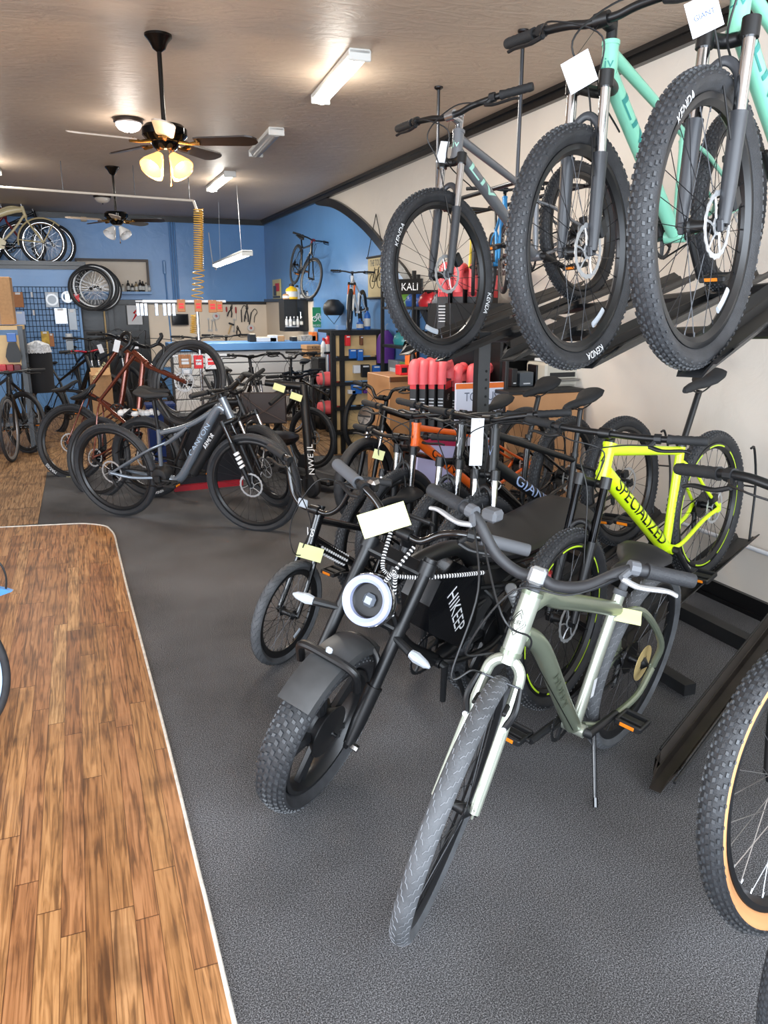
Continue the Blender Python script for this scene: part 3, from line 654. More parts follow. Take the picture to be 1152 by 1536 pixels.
O = bike('orange hardtail on the lower rack, black letters on its down tube', (2.09, 3.93, .19, -156, 0, 11), 1.15,
    dict(r=.35, w=.062, steer=6, ht=(.905, .885), hb=(.935, .775), bb=(.44, .32), st=(.33, .66), sad=(.237, .80), fm=ORNG, km=BLK, wheel=dict(tread='fine', disc=.08), rt=(.024, .0165, .016), ca=20), LOWR, 'mountain_bike', 'bicycle')
dt_text(O, 'GIANT', .2, .68, .042, 1, BLKD, .024)
for X, mt in ((G, BLKD), (Q, NAVYD), (P, DEC), (O, BLKD)):
    c = (X['ht'] + X['hb']) / 2; m = MB()
    def hd(u, v, c=c, X=X):
        a = u / .0252; return c + X['u'] * v + X['n'] * (.0252 * math.cos(a)) + V((0, .0252 * math.sin(a), 0))
    if X is G: pts = [(-.004, -.035), (.010, .004), (.001, .002), (.006, .035), (-.010, -.004), (-.001, -.002)]
    else: pts = [(-.015, .02), (.015, .02), (0, -.025)]
    m.add([hd(*q) for q in pts], [tuple(range(len(pts)))]); m.build('head_badge', mt, X['root'], X['T0'], 0)
# D: sage cruiser with kickstand
D = bike('sage green hybrid bike on a kickstand at the front, silver front rim brakes', (1.2728, 1.8538, .001, -151.9, -7.4, -1.2), 1.161,
    dict(r=.35, w=.05, steer=18.9, ht=(.93, .883), hb=(.987, .729), bb=(.443, .258), st=(.31, .716), sad=(.27, .815), sadw=.19, sadl=.27, fm=SAGE, km=SAGEL, fork='rigid', forkr=.015, hs=.045, rr=.305,
         wheel=dict(tread='sipe', tm=RUBG, km=mat('tread_groove', '74767a', .8), rimw=.026), dt=[(.955, .775), (.86, .72), (.772, .636), (.60, .43), (.465, .275)], tt=[(.93, .85), (.86, .855), (.785, .822), (.571, .747), (.32, .655)],
         rt=(.028, .027, .018), ttr=.025, hr=.026, stayr=(.012, .0125), ss=[((.32, .64), .012), ((.2, .63), .05), ((.03, .47), .082), ((.006, .36), .068)], cs=[((.42, .265), .02), ((.33, .25), .05), ((.13, .28), .072), ((.012, .35), .068)], spm=GREYR, sam=BPL,
         stm=GREYR, bm=mat('worn_black_bar', '26272a', .55, noise=.15), gm=mat('rubber_grip_grey', '242528', .65, bump=.2), barr=.0155, gripr=.019, smoothgrip=1, lbm=mat('silver_lever', 'c8c9cb', .35, .6), lvm=mat('grey_plastic', '57595d', .55),
         stack=.035, stemf=.028, bar=[(0, 0, 0), (.05, 0, -.008), (.12, .0, .02), (.19, -.01, .085), (.24, -.03, .10), (.35, -.085, .095)], cables=0, ca=-5, gripl=.12), None, 'hybrid_bicycle', 'bicycle')
T, TS = D['T0'], D['TS']; rt = D['root']
mk(rt, T, 'seat_tube', SAGEL, lambda m: m.tube([D['bb'] + V((0, 0, .02)), D['st'] - (D['st'] - D['bb']).normalized() * .002], .0186, 14), label='pale silver-green seat tube'); mk(rt, T, 'head_tube', SAGEL, lambda m: m.tube([D['hb'] + D['u'] * .004, D['ht'] - D['u'] * .004], .0267, 16), label='pale silver-green head tube'); mk(rt, T, 'crank_shell', SAGEL, lambda m: m.tube([D['bb'] - V((0, .038, 0)), D['bb'] + V((0, .038, 0))], .0225, 14))
side_text(rt, T, 'HUFFY', (.75, .60), (.60, .40), .0285, .03, 1, mat('olive_outline_decal', '474d3e', .5), width=.2)
m = MB(); c = (D['ht'] + D['hb']) / 2
def hd(u, v):
    a = u / .0272; return c + D['u'] * v + D['n'] * (.0272 * math.cos(a)) + V((0, .0272 * math.sin(a), 0))
for s_ in (1, .72):
    q = [(0, .035 * s_), (.024 * s_, 0), (0, -.035 * s_), (-.024 * s_, 0)]
    for i in range(4):
        a, b_ = q[i], q[(i + 1) % 4]; m.tube([hd(a[0] + (b_[0] - a[0]) * t / 4, a[1] + (b_[1] - a[1]) * t / 4) for t in range(5)], .0009, 4)
letters(m, 'HUFFY', hd, .013, .042); m.build('head_badge', BLKD, rt, T, 0)
# stem clamp cap, V brakes
C_ = D['C']; mk(rt, TS, 'stem_cap', mat('cast_alloy', 'b7b9bb', .4, .7), lambda m: m.rbox(C_ + V((.012, 0, .006)), (.03, .042, .046), .008, rot=RY(-18)))
for s_ in (-1, 1):
    piv = D['hb'] - D['u'] * .17 + V((.035, s_ * .052, 0)); arm = piv + D['u'] * .11 + V((0, s_ * .004, 0))
    b_ = mk(rt, TS, 'brake_arm', BPL, lambda m: (m.tube(spl([piv, piv + D['u'] * .05 + D['n'] * .012 + V((0, s_ * .012, 0)), arm], 4), [.008, .009, .009, .009, .009, .009, .008, .007, .006], 8), m.rbox(piv + D['u'] * .045 + V((0, -s_ * .012, 0)), (.05, .012, .012), .003)))
    mk(b_, None, 'pivot_bolt', STL, lambda m: m.tube([piv + D['n'] * .004, piv + D['n'] * .02], .007, 10))
arm_l = D['hb'] - D['u'] * .06 + V((.035, 0, 0))
mk(rt, TS, 'brake_link', DST, lambda m: m.tube([arm_l + V((0, -.056, 0)), arm_l + V((0, .056, 0))], .003, 6))
lvR = D['PB'][-1]; lvR = V((lvR.x, -lvR.y, lvR.z)); lvL = D['PB'][-1]
def arcs(a, *pts): return spl([a, *pts], 8)
mk(rt, TS, 'brake_cable', BPL, lambda m: m.tube(arcs(lvR + V((.05, .14, -.01)), D['ht'] + V((.10, -.12, .0)), D['hb'] + V((.13, -.11, -.05)), arm_l + V((.04, -.07, .02)), arm_l + V((0, -.05, 0))), .0028, 6))
mk(rt, TS, 'shift_cable', BPL, lambda m: m.tube(arcs(lvR + V((.04, .15, -.01)), D['ht'] + V((.14, -.04, -.02)), D['ht'] + V((.08, .035, -.08)), D['hb'] + V((-.02, .04, .01))), .0028, 6))
mk(rt, TS, 'brake_cable', BPL, lambda m: m.tube(arcs(lvL + V((.05, -.14, -.01)), D['C'] + V((.1, .1, .03)), D['C'] + V((.13, -.03, .0)), D['hb'] + V((.08, -.10, .0)), D['hb'] + V((.0, -.04, -.02))), .0028, 6))
mk(rt, T, 'cable_run', DST, lambda m: (m.tube([(.92, .0, .735), (.50, .02, .28)], .0016, 5), m.tube([(.85, -.012, .83), (.34, -.02, .635)], .0016, 5)))
ks = V((.36, .03, .25)); kt = (D['M'] @ T).inverted() @ V((*atz(893, 1212).xy, .004))
mk(rt, T, 'kickstand', BLG, lambda m: (m.tube([ks, ks + (kt - ks) * .12, kt], [.011, .008, .007], 10), m.tube([kt - (kt - ks).normalized() * .03, kt], .009, 8)))
mk(rt, T, 'barcode_sticker', WHT, lambda m: m.add([(.403 + a * .012, .0198, .40 + b_ * .035) for a, b_ in ((-1, -1), (1, -1), (1, 1), (-1, 1))], [(0, 1, 2, 3)]), 0)
mk(rt, T, 'shift_lever', mat('grey_plastic', '57595d', .55), lambda m: m.rbox(lvR + V((.0, .15, -.01)), (.05, .05, .035), .008))
mk(rt, T, 'rear_brake', BPL, lambda m: [m.rbox((.07, s_ * .05, .56), (.02, .012, .06), .003) for s_ in (-1, 1)])
add = MB(); annulus(add, .015, .07, .028, .03, 40); add.build('spoke_guard', mat('smoky_amber_plastic', 'b59f6c', .3), rt, T @ MX.Translation((0, 0, .35)))
# E: moto-style e-bike
EF = dict(r=.285, w=.108, rr=.218, steer=10.3, ht=(.789, .835), hb=(.86, .66), HA=66, off=.02, bb=(.42, .29), st=(.2, .5), fm=BLK, km=BLK, crm=BLK, sm=BLK, hs=.108, slide=.5, sr=.0205, lr=1.3, pedals=0, xt=(([(.2, 0, .55), (.30, 0, .67)], .02),), dt=[(.85, .68), (.66, .45), (.42, .29)], tt=[(.81, .76), (.66, .79), (.44, .775), (.28, .65), (.17, .466), (.22, .33), (.4, .285)], ttr=.029, rt=(.026, .03, .02),
    stb=0, stays=1, sj=(.2, .55), stayr=(.013, .013), wheel=dict(tread='fat', nsp=0, mag=1, disc=0, rimw=.07), gears=True, bm=BLG, lbm=BPL, stack=.03, stemf=.05, stemz=.03,
    bar=[(0, 0, 0), (.06, 0, 0), (.12, -.01, .05), (.2, -.03, .075), (.36, -.12, .07)], gripl=.15, gripr=.02, ca=80, crr=.09, cables=0, barr=.0125, smoothgrip=1, gm=mat('soft_grey_grip', '55575b', .7))
E_ = bike('black moto-style electric bike with a white ring headlight and fat tyres', (1.036, 2.4656, 0, -149.9, -12.45, -1.2), 1.062, EF, None, 'electric_bike', 'electric bicycle')
T, TS, rt = E_['T0'], E_['TS'], E_['root']; u, n_, lt, fh, ht, hb = E_['u'], E_['n'], E_['lt'], E_['fh'], E_['ht'], E_['hb']
ax = (lt - fh).normalized()
def upper(m):
    for s_ in (-1, 1):
        y = V((0, s_ * .108, 0)); m.tube([lt + y, lt + y + ax * .22], .0205, 14); m.tube([lt + y + ax * .185, lt + y + ax * .225], .029, 16); m.tube([lt + y + ax * .225, lt + y + ax * .238], .022, 14)
    p = lt + ax * .19; m.rbox(p - n_ * .01, (.055, .25, .03), .006, rot=RY(24)); m.rbox(lt + ax * .0 - n_ * .01, (.055, .25, .03), .006, rot=RY(24))
mk(rt, TS, 'triple_clamp', BLK, upper)
mk(rt, TS, 'front_mudguard', mat('dusty_black_plastic', '3a3b3c', .45, noise=.35, nscale=9), lambda m: m.loft([[fh + V((math.cos(a) * (.31 + rad), y, math.sin(a) * (.31 + rad))) for y, rad in ([(-.062, -.02), (-.056, .004), (-.03, .012), (0, .014), (.03, .012), (.056, .004), (.062, -.02), (.058, -.02), (.052, .0), (.03, .008), (0, .01), (-.03, .008), (-.052, .0), (-.058, -.02)])] for a in [R(44 + i * 6.5) for i in range(13)]]))
mk(rt, TS, 'fork_arch', BLK, lambda m: m.tube(spl([fh + V((math.cos(R(80)) * .27, -.105, math.sin(R(80)) * .24)), fh + V((math.cos(R(76)) * .32, -.095, math.sin(R(76)) * .32)), fh + V((math.cos(R(75)) * .325, 0, math.sin(R(75)) * .335)), fh + V((math.cos(R(76)) * .32, .095, math.sin(R(76)) * .32)), fh + V((math.cos(R(80)) * .27, .105, math.sin(R(80)) * .24))], 6), .014, 10))
lc = fh + (lt - fh) * 1.0 + n_ * .115 + ax * .05 + V((0, .012, 0)); ld = (n_ * 1.0 - ax * .05).normalized(); q = toq(ld)
lamp = mk(rt, TS, 'headlight', BPL, lambda m: m.lathe([(.02, -.075), (.055, -.06), (.074, -.03), (.076, -.004), (.06, -.006), (.05, -.016), (.02, -.02)], 36, lc, q))
RING = mat('frosted_led_ring', 'a3abc8', .25, coat=.5, emit=.0)
mk(lamp, None, 'light_ring', RING, lambda m: m.lathe([(.056, -.012), (.055, .012), (.066, .022), (.078, .018), (.082, .004), (.078, -.004)], 40, lc, q, cap=False), label='white translucent ring')
mk(lamp, None, 'lens', mat('dark_lens', '5d636b', .1, coat=.6), lambda m: m.rbox(lc - ld * .012, (.042, .042, .02), .01, rot=q)); mk(lamp, None, 'lamp_bezel', CHR, lambda m: m.lathe([(.083, -.002), (.086, -.008), (.084, -.03), (.078, -.03)], 40, lc, q, cap=False))
mk(rt, TS, 'lamp_bracket', BPL, lambda m: [m.tube([lt + V((0, s_ * .1, -.01)), lc - ld * .05 + V((0, s_ * .06, 0))], .007, 8) for s_ in (-1, 1)])
for s_ in (-1, 1):
    p0 = lt - ax * .03 + V((.01, s_ * .11, 0)); p1 = p0 + V((.035, s_ * .075, 0)); p2 = p1 + V((.012, s_ * .075, -.005))
    tl = mk(rt, TS, 'turn_signal', BPL, lambda m: m.tube([p0, p0 * .3 + p1 * .7, p1], [.012, .014, .015], 10))
    mk(tl, None, 'signal_lens', CLR, lambda m: m.tube([p1, p1 * .7 + p2 * .3, p1 * .2 + p2 * .8, p2], [.014, .019, .013, .004], 10))
mk(rt, TS, 'reflector', CLR, lambda m: m.rbox(fh + V((math.cos(R(76)) * .335, 0, math.sin(R(76)) * .345)), (.014, .022, .035), .005))
[mk(rt, TS, 'axle_bolt', CHR, lambda m: m.tube([fh + V((0, s_ * .115, 0)), fh + V((0, s_ * .145, 0))], .012, 6)) for s_ in (-1, 1)]
mk(rt, TS, 'display', BPL, lambda m: m.rbox(E_['C'] + V((-.01, .0, .06)), (.06, .15, .012), .004, rot=RY(-25) @ RX(4)))
bx = mk(rt, T, 'battery_box', mat('satin_battery_black', '0e0f12', .2, coat=.3), lambda m: m.prism([(.32, 0, .33), (.60, 0, .50), (.64, 0, .62), (.60, 0, .71), (.46, 0, .73), (.30, 0, .65), (.26, 0, .42)], (0, -.07, 0), (0, .055, 0)))
m = MB(); c = V((.44, .0575, .54)); d = V((-.55, 0, -.83)).normalized(); up = V((-.83, 0, .55)) * -1
letters(m, 'HIKEEP', lambda a, b_: c + d * a + (-up if up.z < 0 else up) * b_ , .062, .25); m.build('battery_lettering', DEC, bx, None, 0)
mk(rt, T, 'seat', mat('smooth_black_vinyl', '232324', .5), lambda m: m.loft([[V((x, wd * math.cos(t), z + h * (math.sin(t) if math.sin(t) < 0 else math.sin(t) * .45))) for t in [2 * math.pi * k / 20 for k in range(20)]] for x, wd, z, h in ((.33, .05, .735, .02), (.29, .085, .735, .045), (.1, .125, .73, .06), (-.2, .14, .735, .06), (-.42, .14, .755, .06), (-.5, .12, .765, .045), (-.54, .06, .77, .02))]))
mk(rt, T, 'subframe', BLK, lambda m: [(m.tube(spl([(.4, s_ * .05, .70), (.1, s_ * .075, .665), (-.3, s_ * .09, .66), (-.5, s_ * .08, .7)], 5), .012, 10), m.tube(spl([(.26, s_ * .03, .48), (.0, s_ * .075, .58), (-.25, s_ * .09, .64)], 5), .012, 10)) for s_ in (-1, 1)] + [m.tube(spl([(.28, 0, .56), (.1, .07, .56), (-.05, .07, .53)], 5), .012, 8)])
mk(rt, T, 'rear_mudguard', BPL, lambda m: m.loft([[V((0, 0, .27)) + V((math.cos(a) * (.31 + rad), y, math.sin(a) * (.31 + rad))) for y, rad in ([(-.065, -.02), (-.05, .008), (0, .014), (.05, .008), (.065, -.02), (.055, -.02), (0, .006), (-.055, -.02)])] for a in [R(20 + i * 11) for i in range(13)]]))
sh = V((.06, .1, .5)); mk(rt, T, 'shock_absorber', STL, lambda m: [m.lathe([(.018, -.0), (.024, .006), (.018, .012)], 14, sh + V((.02 * k, 0, .02 * k)), toq((1, 0, 1))) for k in range(-3, 4)])
mk(rt, T, 'tail_light', RED, lambda m: m.lathe([(.03, 0), (.034, .01), (.024, .04), (.01, .05)], 16, (-.12, .11, .56), toq((-.4, .8, .2))))
SPIRAL = mat('banded_loom', '1a1a1b', .5); SPW = mat('loom_band', 'dcdcdc', .5)
def loom(root, TT, pts, rad=.006, name='spiral_wrapped_cable'):
    P = spl(pts, 14); m = MB(); m.tube(P, rad, 8); m.cur = 1
    for i in range(0, len(P) - 1, 1):
        d = (P[i + 1] - P[i]); m.tube([P[i], P[i] + d * .35], rad * 1.12, 8)
    m.build(name, [SPIRAL, SPW], root, TT)
loom(rt, TS, [E_['C'] + V((.02, .05, -.02)), lt + ax * .1 + n_ * .1 + V((0, .03, 0)), lc - ld * .03 + V((0, .05, .12)), lc - ld * .06 + V((0, .07, -.03))])
loom(rt, TS, [E_['C'] + V((.02, -.04, .0)), E_['C'] + V((.09, .0, -.1)), ht + V((.07, .08, -.02)), ht + V((.0, .18, .01)), ht + V((-.1, .25, .02))])
mk(rt, TS, 'shifter', CHR, lambda m: m.rbox(E_['PB'][-1].xyz * 1 + V((0, -2 * E_['PB'][-1].y, 0)) + V((.04, .17, .0)), (.05, .035, .045), .01), label='bright silver gear shifter')
mk(rt, T, 'kickstand', BLK, lambda m: m.tube([(.36, .08, .25), (.30, .14, .09)], .009, 8))
# F: small black bmx-style bike
F_ = bike('small black bike with slick tyre and high-rise bars', (1.1888, 3.4444, 0, -152.5, -4.5, 0), .95,
    dict(r=.25, w=.05, steer=12, ht=(.768, .68), hb=(.815, .55), HA=70, off=.03, bb=(.36, .27), st=(.24, .50), sad=(.2, .66), fm=BLG, km=BLG, fork='rigid', forkr=.012, hs=.045, rr=.208, gears=False,
         wheel=dict(tread='sipe', tm=RUBG, km=RUBD, rimw=.026, nsp=36, refl=-120), rt=(.021, .017, .016), bm=BLG, stack=.01, stemf=.05, bar=[(0, 0, 0), (.07, 0, 0), (.13, -.005, .05), (.17, -.015, .15), (.19, -.02, .19), (.33, -.07, .2)], lbm=BPL, cables=1, ca=10), None, 'small_wheel_bicycle', 'bicycle')
mk(F_['root'], F_['TS'], 'reflector', CLR, lambda m: m.rbox(F_['C'] + V((.04, -.04, .03)), (.015, .05, .04), .005)); 
m = MB(); letters(m, 'VS', lambda a, b_: F_['ht'] * .4 + F_['hb'] * .6 + F_['n'] * .026 + V((0, a, 0)) + F_['u'] * b_, .035); m.build('head_badge', DEC, F_['root'], F_['T0'], 0)
CHK = mat('white_check_pad', 'd8d8d8', .6)
def chk(m):
    a = F_['hb'] + V((-.05, 0, -.02)); b_ = a + (F_['bb'] - a) * .45; m.tube([a, b_], .027, 12); m.cur = 1
    for i in range(12):
        for j in range(6):
            t = (i + .5 * (j % 2)) / 12; an = j * math.pi / 3; p = a + (b_ - a) * t; d = (b_ - a).normalized(); s1 = V((0, 1, 0)); s2 = d.cross(s1); p = p + (s1 * math.cos(an) + s2 * math.sin(an)) * .0262; m.rbox(p, (.012, .012, .012), .003)
mk(F_['root'], F_['T0'], 'frame_pad', [BLK, CHK], chk, label='black and white chequered pad')
# ---------------------------------------------------------------- racks
RK = mat('rack_black_powder', '1b1c1e', .45, noise=.1); RKB = mat('worn_bronze_powder', '2c2723', .4, .3, noise=.35, nscale=12)
def tray(m, M0, x0, x1, y=0., z=-.002, k=1.):
    """channel with flared wings along local x"""
    pr = [(-.078, .040), (-.074, .043), (-.048, .022), (-.040, .022), (-.030, .0), (.030, .0), (.040, .022), (.048, .022), (.074, .043), (.078, .040), (.052, .015), (.044, .015), (.034, -.006), (-.034, -.006), (-.044, .015), (-.052, .015)]
    R_ = []
    for x in (x0, x0 + .0001, x1 - .1, x1):
        q = 1 if x < x1 - .05 else .0
        R_.append([M0 @ V((x + (-.14 * max(0, zz) / .043 if x == x1 else 0), y + yy * k, z + zz)) for yy, zz in pr])
    m.loft(R_)
UP = thing('upper_bike_rack', 'black double-decker rack with sloping wheel trays under the three raised bikes', 'bike rack', atz(722, 760, 0))
UI = MX.Translation(UP.location).inverted()
offs = [(A, 0, None), (B, 0, None), (C, 0, None)]
Ma, Mb, Mc = [X['M'] @ X['T0'] for X in (A, B, C)]
def lerpM(M1, M2, t): return MX.Translation(M1.translation.lerp(M2.translation, t)) @ M1.to_quaternion().slerp(M2.to_quaternion(), max(0, min(1, t))).to_matrix().to_4x4()
Mlist = [lerpM(Ma, Mb, -.5), Ma, lerpM(Ma, Mb, .5), Mb, Mc]
for i, Mx in enumerate(Mlist):
    m = MB(); tray(m, UI @ Mx, -.45, 1.2 if i in (0, 2) else 1.245); m.build('wheel_tray', RK, UP)
post_x = aty(722, 570, 3.3); px_, py_ = post_x.x, post_x.y
UP.location = (px_, py_, 0); UI2 = MX.Translation(UP.location).inverted()
for c in UP.children: c.matrix_basis = UI2 @ UI.inverted()
def post(m):
    ph = aty(714, 498, 3.3).z; m.box((0, 0, ph / 2), (.062, .05, ph))
m = MB(); post(m); m.build('post', RK, UP)
m = MB()
for i in range(26):
    z = .3 + i * .04; m.tube([(0.012, -.0262, z), (.012, -.024, z)], .0065, 8)
m.build('post_holes', mat('hole_dark', '050505', .9), UP)
m = MB(); 
for t, xx in ((0, .72), (1, .12)):
    a = Mlist[0] @ V((xx, 0, -.04)); b_ = Mlist[4] @ V((xx, 0, -.04)); a = a + (a - b_) * .06; b_ = b_ + (b_ - a) * .12
    m.tube([UI2 @ a, UI2 @ b_], .022, 8)
m.build('cross_beam', RK, UP)
m = MB()
for k_ in (0, 4):
    a = Mlist[k_] @ V((.0, 0, -.05)); m.tube([UI2 @ a, UI2 @ V((XW - .06, a.y + .2, a.z - .12))], .018, 8)
m.build('support_arm', RK, UP)
# lower rack
LR = thing('lower_bike_rack', 'black low rack of sloping wheel trays holding the neon yellow, orange and black hardtails', 'bike rack', (2.5, 3.0, 0)); LI = MX.Translation(LR.location).inverted()
for X in (G, Q, P, O):
    m = MB(); tray(m, LI @ X['M'] @ X['T0'], -.42, X['fh'].x + .05); m.build('wheel_tray', RK, LR)
    m = MB(); M_ = LI @ X['M'] @ X['T0']
    for s_ in (-1, 1): m.tube(spl([M_ @ V((-.36, s_ * .05, .02)), M_ @ V((-.42, s_ * .05, .3)), M_ @ V((-.40, s_ * .05, .5)), M_ @ V((-.36, s_ * .05, .52))], 4), .006, 6)
    m.tube([M_ @ V((-.41, -.05, .3)), M_ @ V((-.41, .05, .3))], .005, 6); m.build('wheel_hoop', RK, LR)
m = MB(); m.box((XW - 2.5 - .38, -.2, .035), (.07, 3.6, .07)); m.box((2.25 - 2.5, .45, .05), (.06, 2.4, .05)); m.box((2.9 - 2.5, -.82, .035), (.75, .08, .07), rot=RZ(0))
m.build('base_frame', RK, LR, smooth=0)
FT = thing('floor_wheel_tray', 'empty black and bronze wheel tray rising from the carpet towards the wall', 'bike tray', atz(985, 1190, .0))
Mt = MX.Rotation(R(-155), 4, 'Z') @ MX.Rotation(R(11), 4, 'Y')
m = MB(); tray(m, MX.Translation((0, 0, .03)) @ Mt, -1.5, 0.02, k=.6); m.build('channel', RKB, FT)
m = MB(); m.tube([Mt @ V((-1.45, .052, .062)), Mt @ V((-.02, .052, .058))], .006, 8); m.tube([Mt @ V((-1.45, -.052, .062)), Mt @ V((-.14, -.052, .062))], .006, 8); m.build('edge_rail', RK, FT)
# H, I bikes at the lower right and the road bike cut off at left
H = bike('tan-sidewall mountain bike at the lower right, cut by the frame edge', (2.0827, 1.2674, .2926, -163.2, 6.5, 11.5), 1.15,
    dict(r=.35, w=.062, steer=-1.5, ht=(.865, .925), hb=(.92, .785), fm=BLG, km=BLK, wheel=dict(tread='knob', wall=TANW, disc=.08, refl=200, spk=SPS), st=(.3, .7), sad=(.22, .93), bar=[(0, 0, 0), (.1, 0, 0), (.2, -.01, .02), (.405, -.05, .015)], gripl=.14), None, 'mountain_bike', 'bicycle')
I_ = bike('black-tyred bike at the bottom right corner, mostly outside the frame', (2.0066, 1.1037, .0133, -161.9, 2.1, 8), 1.1,
    dict(r=.35, w=.055, ht=(.865, .905), hb=(.92, .785), fm=BLG, km=BLK, wheel=dict(tread='fine', disc=.08), fwheel=dict(texts=[('ALL TERRAIN', 5, 1, .02, mat('grey_tyre_print', '8e949c', .5))]), st=(.3, .7), levers=0, cables=0, crank=0, gears=False, bar=[(0, 0, 0), (.06, 0, 0), (.11, 0, 0)], gripl=.03), None, 'mountain_bike', 'bicycle')
sp = atz(-130, 1012, .335)
S_ = bike('road bike with pale blue rim at the left edge, only a wheel in view', (sp.x - .50, sp.y + .10, 0, -12, 0, 0), 1.0,
    dict(r=.335, w=.03, rr=.305, fork='rigid', hs=.035, fm=mat('sky_blue_paint', '4f8fd0', .3), ht=(.82, .80), hb=(.85, .68), st=(.28, .60), sad=(.2, .8), sj=(.3, .55), wheel=dict(tread='slick', rim=mat('pale_blue_rim', 'a9c6e6', .3), rimw=.022), steer=0, rt=(.016, .014, .014), bar=[(0, 0, 0), (.15, 0, 0), (.2, .05, 0)], levers=0, cables=0), None, 'road_bike', 'bicycle')
sT = (S_['M'] @ S_['T0']).inverted(); q_ = [sT @ aty(px, py, sp.y + .25) for px, py in ((-45, 915), (0, 893), (19, 886), (10, 883), (-5, 880), (-45, 888))]
m = MB(); m.prism(q_, (0, -.012, 0), (0, .012, 0)); m.build('mudguard_tip', mat('sky_blue_paint', '4f8fd0', .3), S_['root'], S_['T0'])
m = MB(); m.tube(spl([sT @ aty(px, py, sp.y + .25) for px, py in ((-12, 835), (2, 848), (9, 865), (9, 884))], 5), .004, 6); m.build('mudguard_cable', BPL, S_['root'], S_['T0'])
# paper tags (top-level, hung on bikes)
def tagpaper(name, label, c, ux, uy, w_, h_, mt, text=None, tm=None, th=.02, bend=.0, group=None, string=None, cat='paper tag'):
    c = V(c); ux = V(ux).normalized(); uy = V(uy).normalized(); n = ux.cross(uy); o = thing(name, label, cat, c, group)
    m = MB(); G_ = 6; vs = []
    for k_ in (0, 1):
        for i in range(G_ + 1):
            for j in (0, 1):
                a = (i / G_ - .5); vs.append(uy * (a * h_) * -1 + ux * ((j - .5) * w_) + n * (bend * math.sin(a * 3) + k_ * .0012))
    q = (G_ + 1) * 2; fs = []
    for i in range(G_):
        a = i * 2; fs += [(a, a + 1, a + 3, a + 2), (q + a, q + a + 2, q + a + 3, q + a + 1), (a, a + 2, q + a + 2, q + a), (a + 1, q + a + 1, q + a + 3, a + 3)]
    m.add(vs, fs); m.build('sheet', mt, o)
    if text:
        m = MB(); letters(m, text, lambda a, b_: ux * a + uy * b_ + n * .0025, th); m.build('print', tm or NAVYD, o, None, 0)
    if string: m = MB(); m.tube([uy * h_ * .45, V(string) - c], .0008, 4); m.build('string', DST, o)
    return o
def atd(px, py, d):  # point at distance d along the view ray's forward axis
    r = ray(px, py); return CAM + r * (d / FPX)
vr = V((math.cos(YAW), -math.sin(YAW), 0)); vu = V((0, 0, 1))
def dep(p): return (V(p) - CAM).dot(cam.rotation_euler.to_matrix() @ V((0, 0, -1)))
cA, cB, cC = [wpt(X, X['C'], True) for X in (A, B, C)]
tagpaper('price_tag', 'white tag hanging under the handlebar of the silver and grey hardtail', atd(664, 228, dep(cA)), vr + V((.2, .3, 0)), vu + vr * .25, .04, .085, WHT, string=cA)
tagpaper('price_tag', 'square white tag on the middle mint bike', atd(869, 108, dep(cB) - .05), vr + vu * .55, vu - vr * .45, .085, .085, WHT, string=cB)
tagpaper('price_tag', 'white tag with blue print above the nearest mint bike', atd(1056, 22, dep(cC) - .05), vr + vu * .45, vu - vr * .4, .075, .075, WHT, 'GIANT', mat('blue_print', '3b4f9b', .5), .012, string=cC)
dE = dep(wpt(E_, E_['C'], True)); dF = dep(wpt(F_, F_['hb'], True)); dD = dep(wpt(D, D['st']))
tagpaper('folded_note', 'large folded pale yellow note on the moto-style e-bike bars', atd(576, 780, dE - .08), vr + vu * .32, vu - vr * .35, .15, .075, YEL, bend=.008, cat='paper note')
tagpaper('folded_note', 'pale yellow note over the small black bike\'s front tyre', atd(465, 829, dF - .06), vr - vu * .3, vu + vr * .3, .115, .06, YEL, bend=.01, cat='paper note')
tagpaper('folded_note', 'rolled pale yellow note behind the sage bike\'s seat tube', atd(942, 924, dD), vr - vu * .22, vu + vr * .25, .09, .04, YEL, bend=.012, cat='paper note')
tagpaper('hang_tag', 'tall white tag hanging among the black hardtails\' cables', atd(715, 663, dep(wpt(Q, Q['C'], True)) - .05), vr, vu + vr * .05, .055, .2, WHT, bend=.02, string=wpt(Q, Q['C'], True))
m = MB(); p = atz(985, 1012, 0)
# ---------------------------------------------------------------- shop fittings and small things
def pb(x0, y0, x1, y1, Y, d=.05):
    """centre and size of a box whose front face fills that part of the plane y=Y"""
    a = aty(x0, (y0 + y1) / 2, Y); b_ = aty(x1, (y0 + y1) / 2, Y); t = aty((x0 + x1) / 2, y0, Y); u_ = aty((x0 + x1) / 2, y1, Y)
    return V(((a.x + b_.x) / 2, Y + d / 2, (t.z + u_.z) / 2)), (abs(b_.x - a.x), d, abs(t.z - u_.z))
def bx_(name, label, cat, c, d, mt, group=None, bev=.004, rot=None, parts=()):
    """a thing made of a bevelled body and optional parts [(name, mat, fn(m, d))]"""
    if not parts:
        m = MB(); m.rbox((0, 0, 0), d, min(bev, min(d) * .3), rot); o = m.build(name, mt); o.location = c; return tag(o, label, cat, group)
    o = thing(name, label, cat, V(c), group); m = MB(); m.rbox((0, 0, 0), d, min(bev, min(d) * .3), rot); m.build('body', mt, o)
    for pn, pm, fn in parts: m = MB(); fn(m, d); m.build(pn, pm, o, smooth=0 if 'letter' in pn or 'print' in pn else 35)
    return o
def txt(body, h, dx=0, dz=0, wd=None, flip=False):
    return lambda m, d: letters(m, body, lambda a, b_: V((a + dx, -d[1] / 2 - .0015, b_ + dz)), h, wd)
